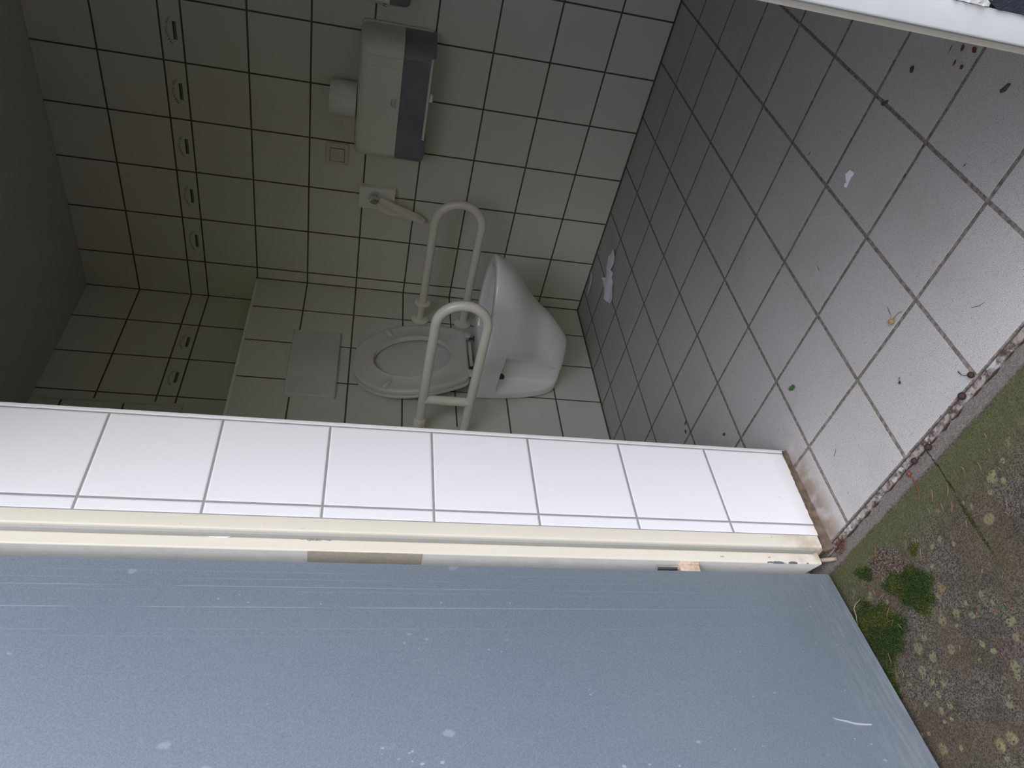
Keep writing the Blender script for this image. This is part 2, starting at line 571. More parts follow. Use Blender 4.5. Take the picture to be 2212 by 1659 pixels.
M['sealant'] = plain('soiled_brown_sealant', (0.13, 0.095, 0.068), 0.85, 0.2, var=0.8, scale=55, bump=0.8)
nc = N('worn_threshold')
c1 = nc.mix(nc.ramp(nc.noise(75, 5, 0.65), 0.35, 0.62), (0.06, 0.043, 0.032), (0.27, 0.24, 0.21))
c1 = nc.mix(nc.ramp(nc.noise(38, 4, 0.6), 0.54, 0.64), c1, (0.36, 0.345, 0.33))
ny = nc.xyz()[1]
c1 = nc.mix(nc.ramp(nc.math('ADD', ny, nc.math('MULTIPLY', nc.noise(70, 3), 0.006)), -1.8105, -1.8075, 1.0, 0.0), c1, (0.05, 0.035, 0.026))
c1 = nc.mix(nc.ramp(ny, -1.8005, -1.7985, 0.0, 0.8), c1, (0.07, 0.055, 0.045))
nc.set('Base Color', c1).set('Roughness', 0.9).set('Specular IOR Level', 0.2)
nc.bump(nc.noise(140, 4), 0.8, 0.002)
M['cement'] = nc.m
M['moss'] = None
M['rust'] = plain('rusty_cream_paint', (0.62, 0.47, 0.36), 0.7, 0.3, var=0.4, scale=160)
M['bare'] = plain('taupe_primer', (0.46, 0.41, 0.335), 0.8, 0.2, var=0.15, scale=120)
M['dust'] = plain('grey_lint', (0.42, 0.41, 0.41), 0.95, 0.1, var=0.4, scale=300)


def needle_mat(name, a, b):
    n = N(name)
    n.set('Base Color', n.mix(n.noise(120, 2), a, b)).set('Roughness', 0.7).set('Specular IOR Level', 0.3)
    return n.m


M['needle'] = needle_mat('dry_pine_needle', (0.13, 0.065, 0.042), (0.27, 0.155, 0.105))
M['needle_pale'] = needle_mat('straw_stalk', (0.25, 0.19, 0.12), (0.36, 0.28, 0.18))
M['stem_green'] = needle_mat('green_stalk', (0.13, 0.14, 0.065), (0.26, 0.25, 0.13))
M['red_bit'] = needle_mat('red_bud_scale', (0.13, 0.028, 0.018), (0.22, 0.075, 0.038))
M['brown_leaf'] = needle_mat('brown_dry_leaf', (0.07, 0.025, 0.016), (0.15, 0.065, 0.04))
M['dark_leaf'] = needle_mat('dark_leaf_crumb', (0.03, 0.032, 0.02), (0.09, 0.095, 0.06))
M['green_leaf'] = needle_mat('green_leaf', (0.03, 0.075, 0.02), (0.09, 0.16, 0.055))
M['fruit_dark'] = needle_mat('dark_dried_fruit', (0.018, 0.011, 0.011), (0.06, 0.027, 0.023))
M['fruit_gold'] = needle_mat('golden_brown_fruit', (0.10, 0.045, 0.02), (0.52, 0.34, 0.16))
M['twig'] = needle_mat('weathered_twig', (0.25, 0.18, 0.13), (0.46, 0.36, 0.28))
n_ = N('cushion_moss')
mo = n_.noise(22, 3)
mf = n_.noise(500, 2)
n_.set('Base Color', n_.mix(n_.ramp(mo, 0.42, 0.66), n_.mix(n_.ramp(mf, 0.3, 0.7), (0.010, 0.022, 0.006), (0.052, 0.082, 0.018)),
                            n_.mix(n_.ramp(mf, 0.3, 0.7), (0.020, 0.028, 0.007), (0.105, 0.115, 0.024))))
n_.set('Roughness', 0.9).set('Specular IOR Level', 0.15)
M['moss'] = n_.m
n_ = N('dead_moss')
mf = n_.noise(300, 3)
n_.set('Base Color', n_.mix(n_.ramp(mf, 0.3, 0.7), (0.05, 0.037, 0.028), (0.22, 0.165, 0.135))).set('Roughness', 0.95).set('Specular IOR Level', 0.1)
M['dead_moss'] = n_.m

# ------------------------------------------------------------------ the setting
RX = 2.12    # right wall of the room
bm = nbm(); box(bm, -0.12, RX + 0.12, Y_THR, 0.1, -0.10, 0.0)
struct(obj('floor', bm, M['floor']), 'pale grey speckled square floor tiles with dark joints', 'floor')

bm = nbm(); box(bm, -0.12, RX + 0.12, 0.0, 0.12, -0.08, CEIL + 0.02)
wall_back = struct(obj('wall_back', bm, M['w_back']), 'white tiled wall carrying the dispenser and light switch', 'wall')
bm = nbm(); box(bm, -0.12, 0.0, -1.846, 0.0, -0.08, CEIL + 0.02)
wall_left = struct(obj('wall_left', bm, M['w_left']), 'upper white tiled wall set back above the casing', 'wall')
bm = nbm(); box(bm, RX, RX + 0.12, -1.5462, 0.0, -0.08, CEIL + 0.02)
struct(obj('wall_right', bm, M['w_right']))
bm = nbm(); box(bm, 0.0, XB, Y_IN, 0.0, -0.02, 1.393)
struct(obj('wall_casing', bm, M['w_case']), 'white tiled cistern casing behind the toilet', 'wall')
bm = nbm()
box(bm, -0.12, 4.5, Y_IN - 0.28, 0.3, CEIL, CEIL + 0.25)
struct(obj('ceiling', bm, M['ceil']), 'dim plastered ceiling', 'ceiling')

# front wall around the doorway: tiled inside, painted outside
bm = nbm()
box(bm, -0.12, XR - 0.008, -1.80, Y_IN, -0.08, CEIL, 0)
box(bm, -3.0, XR - 0.10, -1.826, -1.80, -0.08, CEIL + 0.25, 1)
box(bm, 1.930, RX + 0.12, -1.80, Y_IN, -0.08, CEIL, 0)
box(bm, 1.950, 4.5, -1.826, -1.80, -0.08, CEIL + 0.25, 1)
box(bm, XR - 0.008, 1.930, -1.80, Y_IN, 2.01, CEIL, 0)
box(bm, XR - 0.10, 1.950, -1.826, -1.80, 2.07, CEIL + 0.25, 1)
struct(obj('wall_front', bm, [M['w_plain'], M['render_white']]))
# tiled lining of the left reveal
bm = nbm(); box(bm, XR - 0.008, XR, Y_OUT, Y_IN - 0.008, 0.0, 2.01)
struct(obj('wall_reveal', bm, M['reveal']), 'bright white tiled reveal beside the open door', 'wall')
# dark plinth beside the doorway
bm = nbm()
rows = 24
pts = []
for i in range(rows + 1):
    z = -0.02 + 0.41 * i / rows
    xj = 1.9485 + random.uniform(-0.0012, 0.0016) + (0.006 if i == rows else 0)
    pts.append((xj, z))
v0 = [bm.verts.new((x, -1.8315, z)) for x, z in pts]
v1 = [bm.verts.new((x, -1.826, z)) for x, z in pts]
w0 = [bm.verts.new((4.5, -1.8315, z)) for x, z in pts]
for i in range(rows):
    bm.faces.new((v0[i], w0[i], w0[i + 1], v0[i + 1]))
    bm.faces.new((v1[i], v0[i], v0[i + 1], v1[i + 1]))
struct(obj('wall_plinth', bm, M['tar']), 'dark coated plinth beside the doorway', 'wall')
# lumpy white paint over the plinth
bm = nbm()
bmesh.ops.create_grid(bm, x_segments=150, y_segments=16, size=0.5)
for v in bm.verts:
    a, b = v.co.x + 0.5, v.co.y + 0.5
    k = (1 - a) ** 0.5 * (1 - b * b)
    v.co = Vector((1.9485 + a * 0.75, -1.8262 - k * random.uniform(0.002, 0.0085), 0.387 + b * 0.065 + random.uniform(-0.003, 0.002)))
fixn(bm)
struct(obj('trim_1', bm, M['render_white'], smooth=0))

# ceiling-high profile strips
bm = nbm(); box(bm, XR - 0.0085, XR + 0.0012, Y_IN - 0.008, Y_IN + 0.0005, 0.0, 2.01); bevel(bm, 0.0009, 2)
struct(obj('trim_2', bm, M['trim_white'], smooth=40), 'white edge profile on the inner corner of the reveal', 'trim')
bm = nbm(); box(bm, XB - 0.006, XB + 0.0012, Y_IN, -0.002, 1.384, 1.3945); bevel(bm, 0.0008, 2)
struct(obj('trim_3', bm, M['trim_white'], smooth=40), 'white edge profile along the top of the tiled casing', 'trim')
# soiled sealant between reveal and floor
bm = nbm()
rings = []
for i in range(41):
    y = Y_IN - 0.003 - i * (0.262 / 40)
    w = 0.0060 + 0.0045 * i / 40 + random.uniform(-0.0015, 0.0015)
    h = 0.010 + 0.005 * i / 40 + random.uniform(-0.001, 0.001)
    rings.append([(XR - 0.004, y, 0.0002), (XR + w, y, 0.0002), (XR + w * 0.75, y, h * 0.3), (XR + w * 0.35, y, h * 0.62),
                  (XR + 0.003, y, h), (XR - 0.004, y, h)])
loft(bm, rings); fixn(bm)
struct(obj('trim_4', bm, M['sealant'], smooth=50), 'brown soiled sealant along the foot of the reveal', 'trim')
# cement threshold strip
bm = nbm()
nx = 60
r0, r1, r2, r3 = [], [], [], []
for i in range(nx + 1):
    x = XR - 0.02 + (1.93 - XR + 0.02) * i / nx
    j = random.uniform(-0.0022, 0.0022)
    r0.append((x, Y_THR + 0.0005, -0.05)); r1.append((x, Y_THR - 0.001, -0.0035))
    r2.append((x, Y_THR - 0.0030, -0.001)); r3.append((x, Y_THR - 0.0155 + j, -0.0035))
for a in ([r0, r1, r2, r3, [(p[0], p[1] - 0.003, -0.05) for p in r3]],):
    vs = [[bm.verts.new(p) for p in r] for r in a]
    for q, w in zip(vs, vs[1:]):
        for i in range(nx):
            bm.faces.new((q[i], q[i + 1], w[i + 1], w[i]))
fixn(bm)
struct(obj('trim_5', bm, M['cement'], smooth=60), 'worn cement strip at the threshold', 'trim')
# outside concrete
bm = nbm(); box(bm, -8, 10, -12, Y_THR - 0.004, -0.20, -0.007)
struct(obj('ground', bm, M['ground']), 'weathered concrete paving with algae and lichen', 'ground')

# door frame: rebated steel profile with rounded corners
def arc(cx, cy, r, a0, a1, n=4):
    return [(cx + r * math.cos(math.radians(a0 + (a1 - a0) * i / n)), cy + r * math.sin(math.radians(a0 + (a1 - a0) * i / n))) for i in range(n + 1)]


def jamb_outline(side, x_face, step):
    """plan outline of the left jamb, mirrored for the right one; side +1 = left jamb (faces +x)"""
    r = 0.0035
    ys, ye = -1.8034, -1.8288
    x0 = 0.0
    p = [(-0.075, Y_OUT), (x0, Y_OUT)]
    p += [(x0 - r + r * math.cos(math.radians(-a)), ys + r + r * math.sin(math.radians(-a))) for a in (0, 30, 60, 90)]
    p += [(x0 - step, ys)]
    p += [(x0 - step - 0.003 + 0.003 * math.cos(math.radians(-a)), ye + 0.003 + 0.003 * math.sin(math.radians(-a))) for a in (0, 30, 60, 90)]
    return p


pl = [(XR + x, y) for x, y in jamb_outline(1, XR, 0.0213)] + [(XR - 0.10, -1.8288), (XR - 0.10, -1.79), (XR - 0.075, -1.79)]
bm = nbm()
extrude_xy(bm, pl, 0.018, 2.07)
# mitred foot: pull the outer corner up a little
for v in bm.verts:
    if v.co.z < 0.1 and v.co.y < -1.81:
        v.co.z += (XR - 0.0213 - v.co.x) * 0.55
bm.normal_update()
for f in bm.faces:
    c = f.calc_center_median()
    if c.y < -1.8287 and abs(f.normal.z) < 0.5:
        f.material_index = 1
M['shaded_soiled'] = plain('cream_paint_shaded_soiled', (0.63, 0.615, 0.58), 0.55, 0.3, var=0.12, scale=35)  # outward face of the cream jamb: shade painted into the colour, with its dirt
jl = struct(obj('door_frame', bm, [M['frame'], M['shaded_soiled']], smooth=35), 'cream steel door frame jamb between tiled reveal and open door', 'door frame')
bm = nbm(); box(bm, 0.9435, 0.9560, -1.8072, -1.8030, 0.03, 2.04); bevel(bm, 0.0012, 2)
obj('rubber_seal', bm, M['gasket'], jl, smooth=50)
bm = nbm(); box(bm, 0.906, 0.9402, -1.8294, -1.8284, 0.828, 1.028)
o = obj('bare_patch', bm, M['bare'], jl)
o['label'] = 'bare taupe patch on the outer face of the jamb'
bm = nbm(); box(bm, 0.900, 0.9398, -1.8292, -1.8284, 0.03, 0.022 + 0.012)
# hinge plate and knuckle low on the jamb
bm = nbm(); box(bm, 0.905, 0.9385, -1.8345, -1.8284, 0.288, 0.326); bevel(bm, 0.0015, 2)
o = obj('hinge_plate', bm, M['rust'], jl, smooth=40)
o['label'] = 'rusty pale hinge plate'
bm = nbm(); tube(bm, [(0.922, -1.8345, 0.327), (0.922, -1.8345, 0.372)], 0.0055, 14)
o = obj('hinge_knuckle', bm, M['chrome'], jl, smooth=40)

pr = [(XJ - x, y) for x, y in jamb_outline(1, XJ, 0.0132)] + [(1.9475, -1.8288), (1.9475, -1.79), (XJ + 0.06, -1.79)]
pr[0] = (XJ + 0.06, Y_OUT)
bm = nbm(); extrude_xy(bm, pr, 0.0, 2.07)
# paint the outside face pale grey, the rebate cream
jr_m = [M['frame'], M['white_frame']]
bm.normal_update()
for f in bm.faces:
    c = f.calc_center_median()
    if c.y < -1.82 and c.x > XJ + 0.0125:
        f.material_index = 1
jr = struct(obj('door_frame', bm, jr_m, smooth=35), 'pale painted door frame jamb beside the dark plinth', 'door frame')
bm = nbm(); box(bm, 1.9135, 1.9195, -1.8085, -1.8030, 0.02, 2.04); bevel(bm, 0.0012, 2)
obj('rubber_seal', bm, M['gasket'], jr, smooth=50)
bm = nbm()
box(bm, XR - 0.10, 1.9475, -1.8288, Y_OUT, 2.01, 2.07)
struct(obj('trim_6', bm, M['frame']))

# the open leaf
D0 = Vector((0.93736, -1.84905, 0.01))
DD = Vector((0.1286, -0.9916966, 0.0)).normalized()
DN = Vector((0.9916966, 0.1286, 0.0)).normalized()     # towards the doorway side
door = struct(empty('door_1', D0), 'blue-grey scratched door leaf standing open', 'door')


def dp(s, h, n=0.0):
    return D0 + DD * s + DN * n + Vector((0, 0, h - 0.01))


bm = nbm()
vs = []
for s in (0.0, 0.985):
    for n in (0.0, -0.042):
        for h in (0.01, 2.04):
            vs.append(bm.verts.new(dp(s, h, n)))
for q in ((0, 1, 3, 2), (4, 6, 7, 5), (0, 4, 5, 1), (2, 3, 7, 6), (0, 2, 6, 4), (1, 5, 7, 3)):
    bm.faces.new([vs[i] for i in q])
fixn(bm)
bevel(bm, 0.0012, 2)
leaf = obj('door_leaf', bm, M['door'], door, smooth=40)
bm = nbm()
sm = [(0.2976, 0.1582), (0.3004, 0.1500), (0.3032, 0.1348), (0.3065, 0.1250), (0.3075, 0.1196), (0.3090, 0.1050), (0.3102, 0.0911),
      (0.3122, 0.0934), (0.3120, 0.1050), (0.3105, 0.1212), (0.3085, 0.1270), (0.3051, 0.1381), (0.3012, 0.1530)]
a = [bm.verts.new(dp(s, h, 0.0008)) for s, h in sm]
b = [bm.verts.new(dp(s, h, -0.0002)) for s, h in sm]
bm.faces.new(a)
for i in range(len(sm)):
    j = (i + 1) % len(sm)
    bm.faces.new((a[i], b[i], b[j], a[j]))
fixn(bm)
o = obj('paint_smear', bm, plain('pale_smear', (0.42, 0.45, 0.52), 0.6), door)
o['label'] = 'pale smear low on the door'
# hinge leaves on the far edge, bridging to the frame
bm = nbm(); box(bm, 0.9050, 0.9350, -1.853, -1.8345, 0.288, 0.326); bevel(bm, 0.001, 2)
o = obj('hinge', bm, M['rust'], door, smooth=40)

# ------------------------------------------------------------------ printed border tiles
def letters(bm, txt, place, size, mi):
    cu = bpy.data.curves.new('t', 'FONT')
    cu.body = txt
    cu.size = size
    cu.align_x = 'CENTER'
    cu.resolution_u = 2
    cu.extrude = 0.0
    ob = bpy.data.objects.new('t', cu)
    COL.objects.link(ob)
    dg = bpy.context.evaluated_depsgraph_get()
    me = bpy.data.meshes.new_from_object(ob.evaluated_get(dg))
    vs = [bm.verts.new(place(v.co.x, v.co.y)) for v in me.vertices]
    for p in me.polygons:
        try:
            f = bm.faces.new([vs[i] for i in p.vertices])
            f.material_index = mi
        except ValueError:
            pass
    bpy.data.objects.remove(ob)
    bpy.data.curves.remove(cu)
    bpy.data.meshes.remove(me)


def border_print(parent, to_world):
    """arched name over a green bar, given on a flat tile (u right, v up)"""
    bm = nbm()
    word = 'MAXIMILIANS'
    R = 0.0597
    cz = 1.6353 - R
    step = math.radians(8.25)
    wid = {'M': 1.2, 'I': 0.55}
    ws = [wid.get(ch, 0.95) for ch in word]
    tot = sum(ws)
    span = math.radians(84)
    pos = 0
    for ch, w in zip(word, ws):
        th = -span / 2 + span * (pos + w / 2) / tot
        pos += w

        def pl(x, y, th=th):
            r = R + y
            return to_world(x * math.cos(th) + r * math.sin(th), cz + r * math.cos(th) - x * math.sin(th))
        letters(bm, ch, pl, 0.0124 if ch != 'S' else 0.0098, 0)

    def quad(u0, u1, v0, v1, mi, e):
        vs = [bm.verts.new(to_world(u, v, e)) for u, v in ((u0, v0), (u1, v0), (u1, v1), (u0, v1))]
        f = bm.faces.new(vs)
        f.material_index = mi
    quad(-0.0285, 0.0285, 1.6073, 1.6184, 1, 0.0)
    quad(-0.0268, 0.0268, 1.6085, 1.6128, 2, 0.00012)
    random.seed(5)
    for k in range(9):
        u = -0.022 + k * 0.0054
        quad(u, u + random.uniform(0.0012, 0.003), 1.6096, 1.6096 + random.uniform(0.0008, 0.0022), 1, 0.0002)
    fixn(bm)
    return obj('tile_print', bm, [M['red_ink'], M['green_ink'], M['green_pale']], parent)


for k in range(5):
    uc = 0.1745 + 0.2005 * (k + 0.5)
    border_print(wall_back, lambda u, v, e=0.0, uc=uc: (uc - 0.002 + u, -0.0005 - e, v))
for k in range(2):
    yc = -0.1919 - 0.2003 * (k + 0.5)
    border_print(wall_left, lambda u, v, e=0.0, yc=yc: (0.0005 + e, yc - 0.002 + u, v))

# flat tiled hatch high on the left wall
hatch = empty('wall_hatch', (0.0, -0.76, 1.565))
tag(hatch, 'slim white hatch frame high on the left tiled wall near the ceiling', 'hatch')
bm = nbm()
y0, y1, z0, z1 = -0.90, -0.632, 1.560, 2.034
w = 0.011
box(bm, -0.001, 0.008, y0, y1, z0, z0 + w)
box(bm, -0.001, 0.008, y0, y1, z1 - w, z1)
box(bm, -0.001, 0.008, y0, y0 + w, z0 + w, z1 - w)
box(bm, -0.001, 0.008, y1 - w, y1, z0 + w, z1 - w)
obj('hatch_frame', bm, plain('grey_hatch_frame', (0.62, 0.61, 0.58), 0.5), hatch)
bm = nbm(); box(bm, -0.0005, 0.002, y0 + w, y1 - w, z0 + w, z1 - w)
pm = wall_tiles('white_hatch_tiles', 'Y', -0.1919 + 0.76, band=False)
obj('hatch_panel', bm, pm, hatch)

# ------------------------------------------------------------------ toilet
YC = -0.485
toilet = empty('toilet', (XB, YC, 0.16))
tag(toilet, 'white wall-hung toilet with the seat and lid raised', 'toilet')


def toilet_ring(z, xf, xm, wm, wb, ww, x_off=0.0):
    half = [(XB - 0.002, wb), (XB + 0.024, wb), (XB + 0.040, wb), (XB + 0.047, wb * 0.96 + ww * 0.04), (XB + 0.060, wb * 0.3 + ww * 0.7), (XB + 0.074, ww), (XB + 0.120, ww)]
    # blend from waist to the widest place
    for i in range(1, 5):
        t = i / 5
        s = t * t * (3 - 2 * t)
        half.append((XB + 0.120 + (xm - XB - 0.120) * t, ww + (wm - ww) * s))
    m = 12
    for i in range(m + 1):
        a = PI / 2 * i / m
        half.append((xm + (xf - xm) * math.sin(a), wm * math.cos(a)))
    pts = [(x, YC - w, z) for x, w in half] + [(x, YC + w, z) for x, w in reversed(half[:-1])]
    return pts


SEC = [  # z, front, widest x, half width, at the wall, waist
    (0.1880, 0.330, 0.225, 0.036, 0.030, 0.034),
    (0.1905, 0.352, 0.235, 0.052, 0.044, 0.046),
    (0.1990, 0.368, 0.245, 0.064, 0.058, 0.054),
    (0.214, 0.386, 0.255, 0.072, 0.072, 0.056),
    (0.235, 0.412, 0.275, 0.079, 0.087, 0.056),
    (0.260, 0.438, 0.300, 0.084, 0.098, 0.057),
    (0.290, 0.466, 0.325, 0.088, 0.108, 0.058),
    (0.320, 0.486, 0.345, 0.093, 0.115, 0.059),
    (0.350, 0.513, 0.360, 0.110, 0.121, 0.060),
    (0.380, 0.547, 0.370, 0.127, 0.126, 0.061),
    (0.405, 0.581, 0.376, 0.141, 0.130, 0.062),
    (0.428, 0.612, 0.381, 0.149, 0.1325, 0.063),
    (0.4380, 0.622, 0.3815, 0.152, 0.1335, 0.068),
    (0.4415, 0.627, 0.382, 0.1535, 0.134, 0.132),
    (0.4475, 0.634, 0.3825, 0.1555, 0.1345, 0.135),
    (0.465, 0.650, 0.384, 0.161, 0.135, 0.137),
    (0.495, 0.669, 0.385, 0.167, 0.137, 0.140),
    (0.513, 0.676, 0.385, 0.1695, 0.138, 0.141),
    (0.522, 0.676, 0.385, 0.1685, 0.137, 0.140),
    (0.5265, 0.671, 0.385, 0.165, 0.134, 0.137),
]
bm = nbm()
rings = [toilet_ring(*s) for s in SEC]
vs = [[bm.verts.new(p) for p in r] for r in rings]
nn = len(vs[0])
for a, b in zip(vs, vs[1:]):
    for i in range(nn):
        j = (i + 1) % nn
        bm.faces.new((a[i], a[j], b[j], b[i]))
bm.faces.new(list(reversed(vs[0])))
# rim top and bowl interior


def bowl_ring(z, cx, ax_f, ax_b, wy):
    """same vertex count as the outer rings; angle-matched oval"""
    out = []
    for p in rings[-1]:
        dx, dy = p[0] - cx, p[1] - YC
        a = math.atan2(dy / 0.165, dx / 0.28)
        ax = ax_f if math.cos(a) > 0 else ax_b
        out.append((cx + ax * math.cos(a), YC + wy * math.sin(a), z))
    return out


BOWL = [(0.5265, 0.415, 0.222, 0.150, 0.132), (0.522, 0.415, 0.216, 0.145, 0.127), (0.505, 0.415, 0.214, 0.143, 0.125),
        (0.49, 0.415, 0.222, 0.15, 0.132), (0.44, 0.405, 0.190, 0.135, 0.115), (0.39, 0.385, 0.135, 0.10, 0.085), (0.345, 0.36, 0.075, 0.06, 0.055)]
prev = vs[-1]
for zb in BOWL:
    cur = [bm.verts.new(p) for p in bowl_ring(*zb)]
    for i in range(nn):
        j = (i + 1) % nn
        bm.faces.new((prev[i], prev[j], cur[j], cur[i]))
    prev = cur
bm.faces.new(prev)
fixn(bm)
o = obj('toilet_bowl', bm, M['ceramic'], toilet, smooth=0)
for p in o.data.polygons:
    p.use_smooth = True
sd = o.modifiers.new('s', 'SUBSURF')
sd.levels = 1
sd.render_levels = 2
# water
bm = nbm()
lathe(bm, (0.37, YC, 0.372), (0, 0, 1), [(0, 0.085), (0.001, 0.085)], 32)
for v in bm.verts:
    v.co.x = 0.385 + (v.co.x - 0.37) * 1.05
    v.co.y = YC + (v.co.y - YC) * 0.8
wm_ = N('still_water'); wm_.set('Base Color', (0.5, 0.5, 0.48)).set('Roughness', 0.03).set('Specular IOR Level', 0.6)
o = obj('water', bm, wm_.m, toilet)
# rubber fixing plug on the side and a small printed maker mark
bm = nbm()
lathe(bm, (XB + 0.066, YC - 0.058, 0.424), (0.0, -1, 0), [(-0.012, 0.0150), (0.012, 0.0150), (0.017, 0.013), (0.019, 0.008)], 24)
for v in bm.verts:
    v.co.x = XB + 0.066 + (v.co.x - XB - 0.066) * 1.3
    v.co.z = 0.424 + (v.co.z - 0.424) * 1.1
o = obj('fixing_plug', bm, M['rubber'], toilet, smooth=40)
o['label'] = 'dark green fixing plug'
bm = nbm()
# seat ring, lid, hinges
SX0, SZ0 = 0.236, 0.556
VD = Vector((-0.20, 0, 1)).normalized()
ND = Vector((1, 0, 0.20)).normalized()


def sp(u, v, n):
    return Vector((SX0, YC, SZ0)) + VD * v + Vector((0, 1, 0)) * u + ND * n


def spline(keys, m):
    """smooth half outline through (u, v) keys"""
    out = []
    k = [Vector(p).to_2d() if len(p) > 2 else Vector(p) for p in keys]
    k = [2 * k[0] - k[1]] + k + [2 * k[-1] - k[-2]]
    for i in range(1, len(k) - 2):
        for s in range(m):
            t = s / m
            p0, p1, p2, p3 = k[i - 1], k[i], k[i + 1], k[i + 2]
            out.append(0.5 * ((2 * p1) + (-p0 + p2) * t + (2 * p0 - 5 * p1 + 4 * p2 - p3) * t * t + (-p0 + 3 * p1 - 3 * p2 + p3) * t ** 3))
    out.append(k[-2])
    return out


outer_half = spline([(0.0, 0.0), (0.075, 0.0), (0.120, 0.002), (0.139, 0.012), (0.150, 0.035), (0.166, 0.085), (0.180, 0.15), (0.1865, 0.21),
                     (0.181, 0.27), (0.163, 0.33), (0.131, 0.38), (0.087, 0.415), (0.042, 0.430), (0.0, 0.434)], 4)
outer = [(p.x, p.y) for p in outer_half] + [(-p.x, p.y) for p in reversed(outer_half[1:-1])]


def inner_at(p, c=(0.0, 0.208), a=0.112, b=0.146):
    th = math.atan2((p[1] - c[1]) / 0.215, p[0] / 0.187)
    bb = b if math.sin(th) > 0 else b
    return (a * math.cos(th), c[1] + bb * math.sin(th))


inner = [inner_at(p) for p in outer]


def shrink(pts, k, c=(0.0, 0.21)):
    return [(c[0] + (x - c[0]) * (1 - k / 0.19), c[1] + (y - c[1]) * (1 - k / 0.21)) for x, y in pts]


def grow(pts, k, c=(0.0, 0.208)):
    return shrink(pts, -k, c)


bm = nbm()
loops = [(outer, -0.018), (outer, -0.004), (shrink(outer, 0.004), 0.0), (shrink(outer, 0.012), 0.0015), (shrink(outer, 0.022), 0.0),
         (grow(inner, 0.018), -0.0005), (grow(inner, 0.009), 0.003), (grow(inner, 0.003), 0.004), (inner, 0.001), (inner, -0.018)]
rr = [[sp(u, v, n) for u, v in L] for L, n in loops]
vv = [[bm.verts.new(p) for p in r] for r in rr]
m_ = len(vv[0])
for a, b in zip(vv, vv[1:] + vv[:1]):
    for i in range(m_):
        j = (i + 1) % m_
        bm.faces.new((a[i], a[j], b[j], b[i]))
fixn(bm)
seat = obj('seat', bm, M['seat'], toilet, smooth=45)
# rubber buffers on the underside of the ring
for (u, v, rot) in ((0.143, 0.300, 35), (-0.143, 0.300, -35)):
    bm = nbm()
    bmesh.ops.create_uvsphere(bm, u_segments=20, v_segments=12, radius=1.0)
    c, s = math.cos(math.radians(rot)), math.sin(math.radians(rot))
    for q in bm.verts:
        x, y, z = q.co.x * 0.024, q.co.y * 0.0105, q.co.z * 0.012
        x = math.copysign(abs(x) ** 0.8 * 0.024 ** 0.2, x)
        q.co = sp(u + x * c - y * s, v + x * s + y * c, z + 0.002)
    fixn(bm)
    obj('seat_buffer', bm, M['seat'], seat, smooth=0)
# lid behind the ring
bm = nbm()
big = grow(outer, 0.003, (0, 0.21))
loops = [(shrink(big, 0.02), -0.042), (shrink(big, 0.006), -0.040), (big, -0.034), (big, -0.026), (shrink(big, 0.003), -0.0235)]
vv = [[bm.verts.new(sp(u, v, n)) for u, v in L] for L, n in loops]
for a, b in zip(vv, vv[1:]):
    for i in range(m_):
        j = (i + 1) % m_
        bm.faces.new((a[i], a[j], b[j], b[i]))
# fans close front and back of the lid
for ring, n in ((vv[0], -0.043), (vv[-1], -0.0225)):
    cvert = bm.verts.new(sp(0, 0.21, n))
    for i in range(m_):
        bm.faces.new((ring[i], ring[(i + 1) % m_], cvert))
fixn(bm)
obj('lid', bm, M['seat'], toilet, smooth=45)
# hinge bar and pins
hz = SZ0 - 0.013
bm = nbm()
tube(bm, [(0.232, YC - 0.062, hz), (0.232, YC + 0.062, hz)], 0.0065, 16)
obj('hinge_bar', bm, M['seat'], toilet, smooth=40)
for s in (-1, 1):
    bm = nbm()
    box(bm, 0.222, 0.240, YC + s * 0.105 - 0.014, YC + s * 0.105 + 0.014, hz - 0.006, SZ0 + 0.004)
    bevel(bm, 0.005, 3)
    h = obj('hinge_block', bm, M['seat'], toilet, smooth=50)
    bm = nbm()
    tube(bm, [(0.238, YC + s * 0.082, 0.524), (0.238, YC + s * 0.082, hz + 0.002)], 0.004, 12)
    lathe(bm, (0.238, YC + s * 0.082, 0.5255), (0, 0, 1), [(0.0, 0.0125), (0.003, 0.0125), (0.0035, 0.011)], 20)
    o = obj('hinge_pin', bm, M['steel_dark'], h, smooth=40)
    o['label'] = 'dark metal hinge pin'

# ------------------------------------------------------------------ flush plate on the casing
fp = empty('flush_plate', (XB, -0.492, 1.03))
tag(fp, 'light grey rectangular flush plate above the raised toilet lid', 'flush plate')
bm = nbm(); box(bm, XB - 0.001, XB + 0.017, -0.669, -0.316, 1.031, 1.211)
bevel(bm, 0.006, 3, [e for e in bm.edges if e.verts[0].co.x > XB + 0.01 or e.verts[1].co.x > XB + 0.01])
obj('cover', bm, M['flush'], fp, smooth=40)
# tilting key between two seams, its lower end sloping back
bm = nbm()
prof = [(1.2085, XB + 0.0195), (1.075, XB + 0.0205), (1.0335, XB + 0.0175)]
ra = [(XB + 0.012, -0.576, 1.2085), (XB + 0.0195, -0.576, 1.2085), (XB + 0.0205, -0.576, 1.075), (XB + 0.0175, -0.576, 1.0335), (XB + 0.012, -0.576, 1.0335)]
loft(bm, [ra, [(x, -0.398, z) for x, y, z in ra]]); fixn(bm)
bevel(bm, 0.0012, 2)
obj('flush_key', bm, M['flush'], fp, smooth=35)

